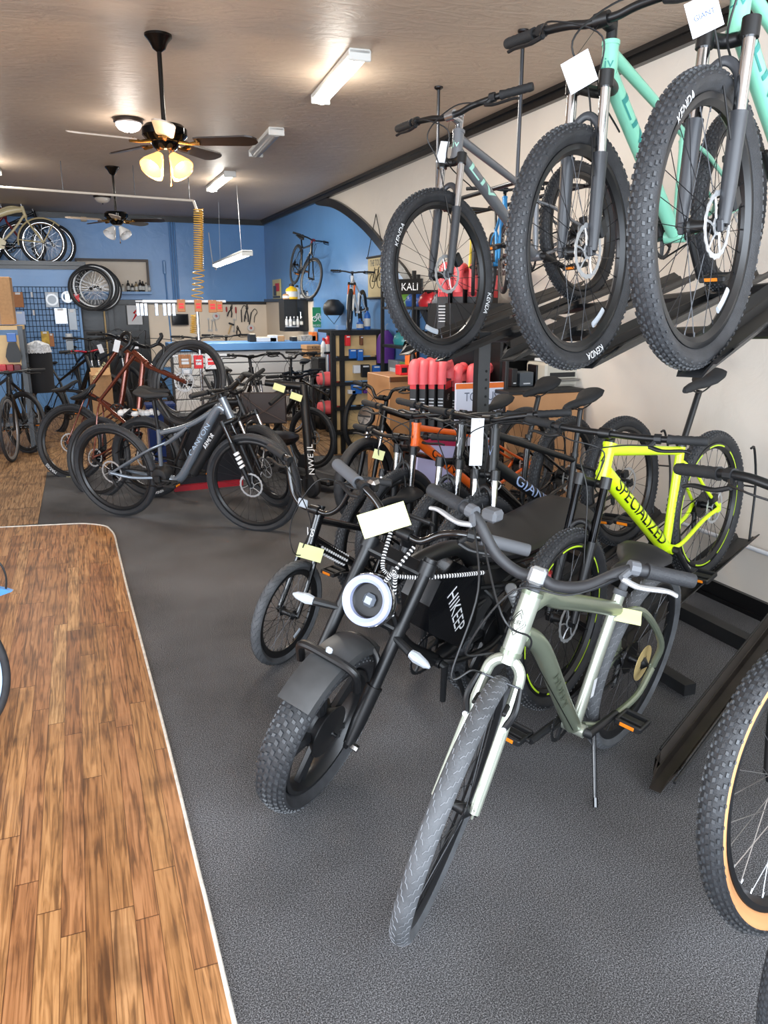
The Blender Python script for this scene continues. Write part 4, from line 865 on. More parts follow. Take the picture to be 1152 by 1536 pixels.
def bottle(label, c, h, r_, mt, capm, group=None, name='bottle'):
    o = thing(name, label, 'bottle', V(c), group); m = MB(); m.lathe([(r_ * .9, 0), (r_, .01), (r_, h * .6), (r_ * .75, h * .72), (r_ * .35, h * .8), (r_ * .35, h * .86)], 16); m.build('body', mt, o)
    m = MB(); m.lathe([(r_ * .42, h * .84), (r_ * .42, h * .97), (r_ * .2, h)], 12); m.build('cap', capm, o)
    m = MB(); m.lathe([(r_ * 1.02, h * .15), (r_ * 1.02, h * .5)], 16, cap=False); m.build('label_band', mat('band_' + capm.name, 'c8c8c4', .5), o); return o
BRW = mat('birch_plywood', 'd2b27f', .55, noise=.08, nscale=6); KRF = mat('kraft_card', 'a5714c', .8, noise=.08); GRM = mat('grey_angle_iron', '4b5157', .45)
BLUP = mat('blue_packaging', '2463b4', .4); SLV = mat('foil_bag', 'a9adb2', .25, .5, noise=.3, nscale=60); CLEARP = mat('clear_plastic_bag', 'b9c3cc', .2, alpha=.55)
PNK = mat('coral_foam', 'f2676c', .5); ORB = mat('orange_print', 'e8742c', .5); REDB = mat('red_print', 'd3242b', .5); PRP = mat('purple_cloth', '5b2a80', .6); WD = mat('oak_veneer', 'b5855a', .45, noise=.08, nscale=5); DRK = mat('dark_shelf', '161617', .5)
def polyst(m, pts, a, b_): return m.prism(pts, a, b_)
# shelf unit at left with wood panel
c, d = pb(-40, 487, 38, 640, 9.4, .5); SU = thing('shelf_unit', 'grey metal shelf unit with a plywood side panel at the left edge', 'shelf', (c.x, c.y, 0)); top = aty(20, 489, 9.4).z; wx = d[0] / 2
for sx in (-1, 1):
    for sy in (-1, 1): m = MB(); m.box((sx * wx, sy * .23, top / 2), (.05, .05, top)); m.build('post', GRM, SU, smooth=0)
for z in (top, top - .42, .35): m = MB(); m.box((0, 0, z - .02), (wx * 2 + .05, .5, .04)); m.build('shelf_board', GRM if z < top else BRW, SU, smooth=0)
c2, d2 = pb(-30, 503, 30, 549, 9.38, .02); m = MB(); m.box(c2 - SU.location, d2); m.build('side_panel', BRW, SU, smooth=0)
c, d = pb(-30, 415, 18, 487, 9.5, .35); bx_('cardboard_box', 'tall cardboard box on top of the left shelf unit', 'box', c, d, CARD, parts=[('box_tape', mat('brown_tape', '8f6a42', .4), lambda m, d: m.box((0, -d[1] / 2 - .001, 0), (.05, .002, d[2])))])
c, d = pb(10, 500, 24, 513, 9.3, .04); bx_('glove_pack', 'blue header card with black gloves hung on the plywood panel', 'gloves', c, d, BLUP, parts=[('glove', BPL, lambda m, d: m.loft([[V((x * .06 + .0, yy * .02, z)) for x, yy in ((-s, -1), (s, -1), (s, 1), (-s, 1))] for s, z in ((.6, -.05), (1.0, -.12), (1.3, -.2), (.9, -.26))]))])
for i, (x, col) in enumerate(((4, 'red'), (15, 'crimson'), (26, 'maroon'))):
    c, d = pb(x - 5, 547, x + 5, 557, 9.3, .1); bx_('bottle_cage_box', f'{col} boxed accessory lying on the left shelf unit', 'box', c, d, mat(col + '_box', {'red': 'c02730', 'crimson': '9b1f2c', 'maroon': '5e1a22'}[col], .5))
# hung shirts / black garment next to the grid
c, d = pb(42, 520, 76, 590, 9.9, .25); GA = thing('clothing_rail', 'black and white clothing hanging beside the grid wall', 'clothing', c)
m = MB(); m.loft([[V((s * math.cos(t), .12 * math.sin(t), z)) for t in [2 * math.pi * k / 16 for k in range(16)]] for s, z in ((.02, d[2] / 2), (.12, d[2] / 2 - .02), (.15, d[2] / 2 - .1), (.14, -d[2] / 2))]); m.build('black_garment', mat('black_cloth', '17181c', .9), GA)
m = MB(); m.loft([[V((s * math.cos(t), .13 * math.sin(t), z)) for t in [2 * math.pi * k / 16 for k in range(16)]] for s, z in ((.03, d[2] / 2 + .06), (.13, d[2] / 2 + .02), (.155, d[2] / 2 - .07))]); m.build('white_collar', mat('white_cloth', 'b9bcc0', .8, noise=.4), GA)
m = MB(); letters(m, 'CONNECT', lambda a, b_: V((a, -.165, d[2] / 2 - .05 + b_)), .05, .2); m.build('garment_lettering', WHT, GA, None, 0)
# grid wall
YG = 12.9
g0 = aty(20, 430, YG); g1 = aty(124, 532, YG); GW = thing('wire_grid_panel', 'blue-backed wire grid panel on the partition with hanging packets', 'display grid', (g0.x, YG, 0)); nx = 17; nz = 16
m = MB()
for i in range(nx + 1): x = (g1.x - g0.x) * i / nx; m.tube([(x, 0, g0.z), (x, 0, g1.z - .3)], .004, 4)
m.build('vertical_wire', mat('dark_wire', '1e2b3c', .4), GW)
m = MB()
for i in range(nz + 1): z = g0.z + (g1.z - .3 - g0.z) * i / nz; m.tube([(0, -.005, z), (g1.x - g0.x, -.005, z)], .004, 4)
m.build('horizontal_wire', mat('dark_wire', '1e2b3c', .4), GW)
for lab, x0, y0, x1, y1, mt in (('kraft card packet at the upper left of the wire grid', 20, 438, 35, 461, KRF), ('blue and white card below the kraft packet', 22, 467, 38, 487, mat('pale_blue_card', 'a9bde0', .5)), ('clear bag with a brake disc on the wire grid', 68, 438, 88, 461, CLEARP),
        ('small grey packet right of the brake disc bag', 97, 438, 105, 453, SLV), ('red topped packet at the upper right of the grid', 110, 441, 119, 453, REDB), ('crumpled silver bag in the middle of the grid', 82, 462, 101, 486, SLV), ('long clear cable bag right of the silver bag', 103, 463, 115, 495, CLEARP),
        ('clear packet low on the grid', 99, 500, 110, 530, CLEARP), ('yellow and black boxed light beside the grid', 62, 497, 74, 517, mat('yellow_black_box', 'b8962e', .5, noise=.5, nscale=12)), ('brown boxed item beside the yellow box', 74, 500, 81, 520, KRF), ('white hook card at the upper left of the grid', 46, 438, 49, 446, WHT), ('white hook card below the upper one', 49, 465, 52, 473, WHT)):
    c, d = pb(x0, y0, x1, y1, YG - .05, .025)
    pr = [('hang_hole', WHT, lambda m, d: m.box((0, -d[1] / 2 - .001, d[2] * .4), (d[0] * .5, .002, d[2] * .14)))]
    if 'disc' in lab: pr.append(('disc_ring', STL, lambda m, d: annulus(m, .06, .085, -.016, -.014, 32)))
    bx_('hanging_packet', lab, 'packet', c, d, mt, 'packets on the wire grid', parts=pr)
# wheels hung on the partition corner
for i, (px, py, rr) in enumerate(((150, 434, .325), (146, 431, .33), (141, 430, .33), (136, 433, .325))):
    p = aty(px, py, 13.0 - i * .045); k = add_wheel(None, MX.Translation(p) @ MX.Rotation(R(8), 4, 'Z'), 'spare_wheelset', r=rr, w=.035, rr=rr - .032, tread='slick', rim=(STL, RIMB, STL, RIMB)[i], spk=SPS, rimw=.024)
    tag(k, ('rearmost of the four bicycle wheels hung by the dark door', 'second wheel from the back of the hung stack', 'third wheel from the back of the hung stack, black rim', 'front wheel of the stack hung by the dark door')[i], 'bicycle wheel', 'wheels hung by the door')
# bottles on the sill
cols = ['8c3a3a', 'c9c4b8', '2a2a2a', '3a3a3a', '9c8a6a', '26262a', '2c241e', 'd0cdc6', '8a8f94']
for i, colr in enumerate(cols):
    px = (178, 185, 193, 199, 205, 211, 215, 220, 224)[i]; p = aty(px, 437, YB - .12); mt = mat('bottle_%s' % 'abcdefghi'[i], colr, .25)
    bottle(f"{['red', 'clear', 'black', 'short black', 'tan', 'tall black', 'brown', 'white', 'grey'][i]} bottle on the recess sill, number {i + 1} from the left" if 0 else ['reddish bottle at the left end of the recess sill', 'pale clear bottle beside the reddish one on the sill', 'black bottle with pale band, third along the sill', 'short black bottle, fourth along the sill', 'tan bottle at the middle of the sill', 'tall black bottle right of the tan one', 'brown bottle near the right of the sill', 'white bottle second from the right end of the sill', 'grey bottle at the right end of the sill'][i], (p.x, YB - .12, 1.83), (.16, .12, .18, .13, .16, .19, .17, .15, .14)[i], .028, mt, BLK, 'bottles on the back wall sill')
c, d = pb(190, 458, 214, 487, YB - .12, .012); po = bx_('poster', 'white framed poster with a red S emblem on the dark door', 'poster', c, d, WHT, parts=[('emblem', REDB, lambda m, d: m.tube([(.06, -.009, .12), (-.01, -.009, .03), (.03, -.009, .01), (-.05, -.009, -.1)], [.004, .02, .02, .004], 6)), ('frame', DRK, lambda m, d: [m.box((s_ * d[0] / 2, -.002, 0), (.02, .018, d[2])) for s_ in (-1, 1)])])
p0 = aty(155, 456, 13.9); p1 = aty(155, 530, 13.9); o = thing('broom', 'broom with a plain wooden handle against the dark door', 'broom', (p0.x, 13.88, 0)); m = MB(); m.tube([(0, 0, .2), (0, 0, p0.z)], .014, 8); m.build('handle', BRW, o); m = MB(); m.rbox((0, 0, .1), (.3, .06, .2), .01); m.build('brush_head', BPL, o)
p0 = aty(247, 391, 13.95); o = thing('squeegee', 'blue pole tool hanging on the blue back wall', 'pole', (p0.x, 14.075, 0)); m = MB(); m.tube([(0, 0, p0.z), (.03, 0, 1.0)], .012, 8); m.build('pole', BLUE, o); m = MB(); m.rbox((0, 0, p0.z - .1), (.05, .04, .22), .01); m.build('handle', BLUE, o)
# beige box on the back wall and a wall sensor
c, d = pb(121, 325, 130, 332, YB - .06, .06); bx_('junction_box', 'small beige box high on the blue back wall', 'electrical box', c, d, mat('beige_plastic', 'b09a7d', .5))
# display stand with tags
ps = atz(302, 640, 0); YS = 6.98; pS = aty(300, 533, YS); DS = thing('tag_stand', 'chrome pole with two cross bars of hanging cards rising from the dark board', 'display stand', (pS.x, YS, 0)); zt = aty(298, 452, YS).z; zl = pS.z
m = MB(); m.tube([(0, 0, .665), (0, 0, zt + .01)], .013, 12); m.build('pole', CHR, DS); m = MB(); m.lathe([(.06, .662), (.06, .668), (.02, .69)], 20); m.build('base', CHR, DS)
m = MB(); m.rbox((-.1, 0, zt), (.7, .014, .022), .003); m.build('cross_bar', mat('white_enamel', 'c9cdd0', .3), DS); m = MB(); m.rbox((0, 0, zl), (.47, .014, .022), .003); m.build('cross_bar', mat('white_enamel', 'c9cdd0', .3), DS)
for lab, x0, y0, x1, y1, mt, pm in (('kraft card at the left of the upper tag bar', 266, 449, 278, 468, KRF, REDB), ('kraft card at the pole on the upper tag bar', 292, 449, 303, 468, KRF, REDB), ('kraft card right of the pole on the upper tag bar', 313, 450, 325, 469, KRF, REDB), ('second kraft card at the right end of the upper tag bar', 325, 452, 334, 468, KRF, REDB), ('kraft packet at the left of the lower tag bar', 268, 532, 287, 552, KRF, WHT), ('red card beside the pole on the lower bar', 291, 533, 305, 553, REDB, WHT), ('white card with red print on the lower bar', 308, 530, 326, 554, WHT, REDB), ('thin grey tool card right of the white and red card', 330, 536, 334, 550, SLV, WHT), ('foil pack hung under the kraft packet on the lower bar', 272, 552, 288, 562, SLV, WHT)):
    c, d = pb(x0, y0, x1, y1, YS - .04, .018); bx_('hanging_card', lab, 'hanging card', c, d, mt, 'cards on the chrome tag stand', parts=[('print', pm, lambda m, d: (m.box((0, -d[1] / 2 - .001, d[2] * .12), (d[0] * .6, .002, d[2] * .14)), m.box((0, -d[1] / 2 - .001, -d[2] * .12), (d[0] * .6, .002, d[2] * .2)))), ('euro_hook', STL, lambda m, d: m.tube([(0, -.01, d[2] * .48), (0, .04, d[2] * .5)], .003, 5))])
for i in range(7):
    x = (207, 213, 219, 235, 247, 254, 261)[i]; c, d = pb(x - 2.6, 455, x + 2.6, 474, YS - .02, .02)
    bx_('foil_packet', ['foil packet at the far left of the upper tag bar', 'second foil packet from the left of the tag bar', 'third foil packet from the left of the tag bar', 'wide silver bag alone on the upper tag bar', 'foil packet left of the kraft cards', 'foil packet next to the kraft cards', 'foil packet touching the first kraft card'][i], 'packet', c, d, SLV, 'foil packets on the tag stand')
m = MB(); a = aty(203, 452, YS); m.tube([V((a.x, YS, zt)) - DS.location, (-.42, 0, zt)], .007, 8); m.build('cross_bar', mat('white_enamel', 'c9cdd0', .3), DS)
# tools on the cream wall
def tool(kind, label, px, py, L_, ang=0, Y=YB - .05, g='tools on the cream wall'):
    p = aty(px, py, Y); o = thing(kind, label, 'tool', MX.Translation(p) @ MX.Rotation(R(ang), 4, 'Y'), g); m = MB()
    if kind == 'pliers':
        for s_ in (-1, 1): m.tube([(s_ * .035, 0, -L_ * .5), (s_ * .03, 0, -L_ * .2), (s_ * .006, 0, .02)], [.011, .012, .009], 8)
        m.build('handle', mat('black_tool_grip', '1c1c20', .5), o); m = MB()
        for s_ in (-1, 1): m.tube([(s_ * .006, 0, .02), (-s_ * .014, 0, L_ * .18), (-s_ * .004, 0, L_ * .5)], [.01, .012, .003], 6)
        m.build('jaws', DST, o)
    elif kind == 'wrench':
        for s_ in (-1, 1): annulus(m, .010, .02, -.006, .006, 16)
        m.v = [(x, y, z + L_ * (.44 if i < len(m.v) / 2 else -.44)) for i, (x, y, z) in enumerate(m.v)]; m.tube([(0, 0, -L_ * .42), (0, 0, L_ * .42)], .008, 6); m.build('shaft', STL, o)
    elif kind == 'screwdriver':
        m.tube([(0, 0, 0), (0, 0, -L_ * .5)], .004, 6); m.build('blade', STL, o); m = MB(); m.lathe([(.008, 0), (.014, .02), (.015, L_ * .35), (.008, L_ * .45)], 10); m.build('handle', mat('red_tool_grip', 'a3252b', .4), o)
    elif kind == 'chain_whip':
        m.tube([(0, 0, -L_ * .5), (0, 0, L_ * .2)], .01, 8); m.build('handle', BPL, o); m = MB(); m.tube(spl([(0, 0, L_ * .2), (.05, 0, L_ * .45), (.1, 0, L_ * .3), (.07, 0, 0), (.08, 0, -.1)], 5), .006, 6); m.build('chain', DST, o)
    elif kind == 'tape_roll': annulus(m, .02, .06, -.02, .02, 28); m.build('roll', mat('white_tape', 'cfd0d0', .5), o); m = MB(); annulus(m, .015, .022, -.021, .021, 20); m.build('core', REDB, o)
    elif kind == 'hammer': m.tube([(0, 0, -L_ * .5), (0, 0, L_ * .35)], .012, 8); m.build('handle', BRW, o); m = MB(); m.rbox((0, 0, L_ * .42), (.1, .03, .03), .006); m.build('head', DST, o)
    return o
for k, lab, px, py, L_, an in (('pliers', 'black pliers farthest left of the wall tools', 346, 466, .22, 15), ('chain_whip', 'black chain whip hung next to the orange-handled tools', 362, 470, .3, 0), ('pliers', 'large black pliers in the middle of the tool wall', 370, 468, .34, 5), ('chain_whip', 'chain whip with dangling chain at the right of the tool wall', 376, 474, .3, 12), ('screwdriver', 'red-handled screwdriver on the tool wall', 354, 470, .25, 0),
        ('wrench', 'steel wrench low on the tool wall at left', 318, 488, .2, 8), ('wrench', 'steel wrench beside the lower left wrench', 323, 487, .2, -8), ('wrench', 'longer steel wrench below the white tape roll', 313, 487, .22, 0), ('tape_roll', 'white tape roll with red centre above the wrenches', 324, 474, .1, 0), ('tape_roll', 'black and white small roll at the right of the tools', 376, 492, .1, 0),
        ('wrench', 'steel cone wrench under the big pliers', 351, 488, .22, 5), ('pliers', 'small pliers under the red screwdriver', 357, 495, .16, -8), ('hammer', 'hammer leaning under the tool wall', 345, 493, .2, 20), ('screwdriver', 'thin screwdriver right of the kraft cards', 340, 468, .2, 0), ('wrench', 'wrench hung next to the dark screen', 290, 480, .2, 0)):
    tool(k, lab, px, py, L_, an)
c, d = pb(258, 471, 283, 488, YB - .1, .04); bx_('small_screen', 'small black screen on the cream wall below the cards', 'screen', c, d, BPL, parts=[('glass', mat('dark_glass', '101418', .08), lambda m, d: m.box((0, -d[1] / 2 - .001, 0), (d[0] * .9, .002, d[2] * .85)))])
# workbench with blue edge and slat front
YC = 10.75; a = aty(255, 515, YC); b_ = aty(478, 515, YC); zt = aty(420, 513, YC).z; ze = aty(420, 524, YC).z
WB_ = thing('workbench', 'long workbench with a blue edge and white slatted front', 'workbench', ((a.x + b_.x) / 2, YC, 0)); wl = b_.x - a.x
m = MB(); m.rbox((0, .3, (zt + ze) / 2), (wl, .66, zt - ze), .006); m.build('worktop', BLUE, WB_)
m = MB(); nS = 6
for i in range(nS): h = (ze - .06) / nS; m.rbox((0, .02, .05 + h * (i + .5)), (wl - .06, .03, h - .018), .004)
m.build('slat_front', mat('white_slatwall', 'c5c6c6', .5), WB_); m = MB(); m.box((0, .3, ze / 2), (wl - .1, .55, ze - .02)); m.build('carcass', mat('grey_board', '77797a', .6), WB_, smooth=0)
for lab, x0, y0, x1, y1, mt, kd in (('stack of magazines on the workbench', 385, 508, 415, 514, WHT, 'magazine_stack'), ('small brown carton on the workbench end', 416, 505, 427, 513, CARD, 'carton'), ('white tub behind the magazines', 405, 498, 417, 507, WHT, 'plastic_tub'), ('grey parts tray at the left of the workbench', 375, 502, 384, 513, DRK, 'parts_tray'), ('crumpled cloths near the right end of the workbench', 452, 506, 474, 514, mat('grey_rag', '9a948c', .9, noise=.4), 'shop_rag'), ('black mug near the rags on the workbench', 439, 507, 446, 513, BPL, 'mug'),
        ('orange and white tube packet at the bench end', 468, 497, 476, 510, ORB, 'tube_packet')):
    c, d = pb(x0, y0, x1, y1, YC + .15, .18); c.z = zt + d[2] / 2 + .001; bx_(kd, lab, kd.replace('_', ' '), c, d, mt, parts=[('top_layer', mat('pale_top', 'bdb7ab', .7), lambda m, d: m.rbox((.01, 0, d[2] * .5 + .004), (d[0] * .8, d[1] * .8, .008), .002))])
# black wall cabinet
c, d = pb(426, 449, 466, 497, 11.35, .3); CB = bx_('tool_cabinet', 'black wall cabinet with an open lower shelf of spray cans', 'cabinet', c, d, BPL, parts=[('door', BTRIM, lambda m, d: m.rbox((d[0] * .22, -d[1] / 2 - .012, 0), (d[0] * .5, .02, d[2] * .96), .004)), ('open_shelf', STL, lambda m, d: m.rbox((-d[0] * .25, -d[1] / 2 - .06, -d[2] * .35), (d[0] * .45, .12, .012), .002)), ('handle', CHR, lambda m, d: m.tube([(d[0] * .1, -d[1] / 2 - .03, -.05), (d[0] * .1, -d[1] / 2 - .03, .05)], .006, 6))])
for i in range(5):
    bottle(('silver spray can at the left of the open cabinet shelf', 'white spray can, second on the cabinet shelf', 'grey spray can in the middle of the cabinet shelf', 'silver can, fourth on the cabinet shelf', 'dark can at the right of the cabinet shelf')[i], (c.x - d[0] * .44 + i * .055, c.y - d[1] / 2 - .06, c.z - d[2] * .35 + .007), .14, .024, (STL, WHT, GRM, STL, BPL)[i], WHT, 'cans on the cabinet shelf', 'spray_can')
for lab, px, w_, h, mt in (('yellow jug on top of the black cabinet', 438, .09, .22, mat('yellow_plastic', 'e2b21e', .4)), ('white bottle on top of the black cabinet', 446, .05, .2, WHT), ('beige tub at the left on the black cabinet', 431, .07, .1, CARD), ('grey tin on the black cabinet', 455, .06, .13, GRM), ('white jar at the right on the black cabinet', 461, .05, .12, WHT)):
    p = aty(px, 449, 11.4); bottle(lab, (p.x, 11.4, c.z + d[2] / 2 + .001), h, w_, mt, BPL, 'containers on the black cabinet', 'container')
# green bike sign
c, d = pb(469, 461, 484, 491, 10.75, .012); gs = bx_('bike_route_sign', 'green sign with a white bicycle symbol', 'sign', c, d, mat('sign_green', '1d7a4e', .4), parts=[('bicycle_symbol', WHT, lambda m, d: ([m.tube([(sx * .045 + .032 * math.cos(t), -.008, -.02 + .032 * math.sin(t)) for t in [2 * math.pi * k / 16 for k in range(16)]], .006, 5, closed=True) for sx in (-1, 1)], m.tube([(-.045, -.008, -.02), (-.01, -.008, .05), (.03, -.008, .05), (.045, -.008, -.02)], .006, 5), m.tube([(-.01, -.008, .05), (.0, -.008, -.02), (.03, -.008, .05)], .006, 5))), ('sign_lettering', WHT, txt('BIKE ROUTE', .03, 0, -.11, .14))])
# wall posters
def wall_poster(name, label, px, Y0, cat, mt, parts):
    a = atx(px[0], (px[1] + px[3]) / 2, XW - .02); b_ = atx(px[2], (px[1] + px[3]) / 2, XW - .02); t = atx((px[0] + px[2]) / 2, px[1], XW - .02); u_ = atx((px[0] + px[2]) / 2, px[3], XW - .02)
    w_, h = abs(a.y - b_.y), abs(t.z - u_.z); o = thing(name, label, cat, MX.Translation((XW - .015, (a.y + b_.y) / 2, (t.z + u_.z) / 2)) @ MX.Rotation(R(-90), 4, 'Z')); m = MB(); m.rbox((0, 0, 0), (w_, .012, h), .003); m.build('sheet', mt, o, smooth=0)
    for pn, pm, fn in parts: m = MB(); fn(m, (w_, .012, h)); m.build(pn, pm, o, smooth=0)
    return o
def bikeline(m, d, s, x0, z0):
    f = lambda x, z: (x0 + x * s, -.009, z0 + z * s)
    for sx in (-1, 1): m.tube([f(sx * .52 + .34 * math.cos(t), .34 * math.sin(t)) for t in [2 * math.pi * k / 24 for k in range(24)]], .004, 4, closed=True)
    m.tube([f(-.52, 0), f(-.15, .55), f(.38, .55), f(.0, 0), f(-.52, 0)], .005, 4); m.tube([f(-.18, .66), f(-.15, .55), f(0, 0)], .005, 4); m.tube([f(.52, 0), f(.38, .62), f(.5, .68)], .005, 4)
TNP = mat('aged_paper', 'c9b98f', .7)
P1 = wall_poster('scroll_poster', 'tan hanging scroll poster with a line-drawn bicycle on the blue wall', (552, 385, 577, 447), 0, 'poster', TNP, [('bicycle_drawing', BLKD, lambda m, d: bikeline(m, d, d[0] * .42, 0, -.04)), ('poster_lettering', BLKD, lambda m, d: letters(m, 'THE TOUR', lambda a, b_: V((a, -.009, b_ + d[2] * .36)), .07, d[0] * .7)), ('rod', DRK, lambda m, d: [m.tube([(-d[0] / 2 - .02, -.01, s_ * d[2] / 2), (d[0] / 2 + .02, -.01, s_ * d[2] / 2)], .012, 8) for s_ in (-1, 1)]), ('hanging_cord', DRK, lambda m, d: m.tube([(-d[0] / 2, -.01, d[2] / 2), (0, -.005, d[2] / 2 + .45), (d[0] / 2, -.01, d[2] / 2)], .005, 5))])
wall_poster('poster', 'small yellow, red and black poster in the corner of the blue wall', (409, 419, 421, 449), 0, 'poster', mat('yellow_poster', 'd8c98a', .5), [('red_block', REDB, lambda m, d: m.box((d[0] * .1, -.008, d[2] * .1), (d[0] * .5, .002, d[2] * .4))), ('black_block', BLKD, lambda m, d: (m.box((-d[0] * .2, -.009, -.02), (d[0] * .35, .002, d[2] * .5)), m.box((.0, -.009, -d[2] * .38), (d[0] * .9, .002, d[2] * .1))))])
# wooden drawers and things on them
YD = 8.05; a = aty(500, 495, YD); b_ = aty(580, 495, YD); zD = aty(540, 496, YD).z; WDW = thing('wooden_drawer_rack', 'plywood drawer rack with black frame holding small blue packs', 'drawer rack', ((a.x + b_.x) / 2, YD + .25, 0)); wl = b_.x - a.x
FRM = DRK
for sx in (-.5, -.34, .36, .5): m = MB(); m.box((sx * wl, -.22, zD / 2), (.05, .06, zD)); m.build('post', FRM, WDW, smooth=0)
for i in range(5): m = MB(); m.box((0, -.24, zD - .03 - i * zD * .2), (wl, .05, .035)); m.build('rail', FRM, WDW, smooth=0)
m = MB(); m.box((0, 0, zD - .01), (wl + .04, .52, .03)); m.build('top_board', DRK, WDW, smooth=0)
for i in range(5): m = MB(); m.rbox((0, -.2, zD * .9 - i * zD * .2 - .02), (wl * .98, .03, zD * .17), .004); m.build('drawer_front', BRW, WDW)
m = MB(); m.box((wl * .5, 0, zD / 2), (.03, .45, zD)); m.build('side_panel', BRW, WDW, smooth=0)
for lab, x0, y0, x1, y1, mt in (('red card pack hung on the upper left drawer', 519, 503, 526, 519, REDB), ('brown leather strap pack on the upper drawer', 541, 504, 545, 518, mat('leather_brown', '6d4328', .5)), ('blue pack hung left on the second drawer', 525, 524, 535, 538, BLUP), ('blue pack hung right on the second drawer', 537, 524, 545, 541, BLUP), ('white pack on the third drawer', 531, 548, 541, 560, WHT), ('black and white pack on the third drawer', 543, 547, 555, 566, BPL), ('blue box at the right of the third drawer', 560, 548, 571, 566, BLUP), ('blue item heap on the low drawer', 528, 577, 543, 591, BLUP), ('purple box low on the drawer rack', 546, 583, 556, 590, PRP), ('white box low on the drawer rack', 523, 585, 534, 591, WHT)):
    c, d = pb(x0, y0, x1, y1, YD - .08, .05); bx_('accessory_pack', lab, 'pack', c, d, mt, 'packs on the wooden drawers', parts=[('header', WHT, lambda m, d: m.box((0, -d[1] / 2 - .001, d[2] * .36), (d[0] * .7, .002, d[2] * .12)))])
for lab, px, h, r_, mt, cp in (('blue water bottle on the drawer rack, tall with a loop cap', 551, .24, .036, BLUP, BPL), ('short blue cup left of the tall blue bottle', 540, .12, .04, BLUP, BLUP), ('silver bottle on the drawer rack behind the bike wheel', 524, .16, .03, STL, BPL)):
    p = aty(px, 494, YD + .15); bottle(lab, (p.x, YD + .15, zD + .006), h, r_, mt, cp)
c, d = pb(507, 488, 519, 495, YD + .1, .1); c.z = zD + .006 + d[2] / 2; bx_('small_box', 'blue and white box on top of the drawer rack', 'box', c, d, mat('blue_white_box', '7fa6d6', .5))
p = aty(492, 497, 10.0); bottle('red gas bottle beside the green sign', (p.x, 10.0, 0.945), .33, .055, RED, BLK); p2 = aty(485, 497, 10.0); bottle('white spray bottle left of the red gas bottle', (p2.x, 10.0, .945), .25, .04, WHT, RED)
c, d = pb(478, 496, 508, 640, 9.8, .35); d = (d[0], .35, .94); c.z = .47; bx_('side_cabinet', 'dark low cabinet beside the drawer rack', 'cabinet', c, d, DRK, parts=[('door', BPL, lambda m, d: m.rbox((0, -d[1] / 2 - .01, 0), (d[0] * .9, .02, d[2] * .9), .005))])
p = aty(500, 462, 9.75); o = thing('helmet', 'round black helmet hanging left of the orange-fork bike', 'helmet', p); m = MB(); m.lathe([(.01, .11), (.07, .1), (.12, .05), (.135, -.01), (.12, -.07), (.1, -.09)], 20); m.build('shell', BPL, o); m = MB(); m.tube([(-.1, 0, -.08), (0, -.02, -.2), (.1, 0, -.08)], .005, 5); m.build('strap', BLK, o)
for i in range(3):
    c, d = pb(460 + i * 1.5, 518 + i * 7, 486, 524.5 + i * 7, 10.3, .3); bx_('shoe_carton', ('topmost brown carton in the stack beside the bench', 'middle brown carton in the stack beside the bench', 'bottom brown carton in the stack beside the bench')[i], 'box', c, d, CARD, 'brown cartons beside the bench', parts=[('carton_lettering', BLKD, txt('KALI', .035))])
for i in range(4):
    p = aty(491 + i * 5.5, 532, 9.6); o = thing('floor_pump_tube', ('silver tube at the left of the dark cabinet front', 'red-striped tube, second before the dark cabinet', 'clear tube, third before the dark cabinet', 'black tube at the right before the dark cabinet')[i], 'pump', (p.x, 9.6, 0)); m = MB(); m.tube([(0, 0, .55), (0, 0, 1.0)], .022, 10); m.build('barrel', (STL, RED, CLEARP, BPL)[i], o); m = MB(); m.rbox((0, 0, 1.02), (.09, .03, .03), .008); m.build('handle', BPL, o); m = MB(); m.rbox((0, 0, .27), (.06, .1, .54), .01); m.build('foot', BPL, o)
# purple bag
c, d = pb(576, 496, 591, 524, 7.85, .2); o = thing('garment_bag', 'dark purple garment bag hanging right of the drawer rack', 'bag', c); m = MB(); m.loft([[V((s * math.cos(t), .05 * math.sin(t), z)) for t in [2 * math.pi * k / 14 for k in range(14)]] for s, z in ((.03, d[2] / 2), (.08, d[2] / 2 - .05), (.1, 0), (.11, -d[2] / 2), (.1, -d[2] / 2 - .15))]); m.build('bag_body', PRP, o); m = MB(); m.tube([(0, 0, d[2] / 2), (0, 0, d[2] / 2 + .05), (.03, 0, d[2] / 2 + .07)], .004, 5); m.build('hook', STL, o)
# pink rolled bags on kids' shelf
c, d = pb(482, 571, 512, 592, 8.2, .3); KS = thing('low_shelf', 'low black shelf with two coral rolled bags', 'shelf', (c.x, 8.35, 0)); zk = c.z
for z in (zk, zk - .32): m = MB(); m.box((0, 0, z), (d[0] * 1.2, .3, .02)); m.build('shelf_board', DRK, KS, smooth=0)
for sx in (-1, 1): m = MB(); m.box((sx * d[0] * .58, .1, zk / 2), (.025, .025, zk)); m.build('post', DRK, KS, smooth=0)
for i, z in enumerate((zk + .01, zk - .31)):
    o = thing('rolled_bag', ('upper coral rolled bag on the low black shelf', 'lower coral rolled bag on the low black shelf')[i], 'bag', (c.x, 8.3, z + .08)); m = MB(); m.loft([[V((x, s * math.cos(t), s * math.sin(t) * .9)) for t in [2 * math.pi * k / 16 for k in range(16)]] for x, s in ((-.13, .04), (-.12, .07), (-.02, .088), (.08, .08), (.13, .06), (.14, .03))]); m.build('roll', PNK, o); m = MB(); annulus(m, .08, .09, -.01, .01, 20); m.v = [(y - .08, x, z_) for x, y, z_ in m.v]; m.build('strap', mat('grey_strap', '7f7d7c', .6), o)
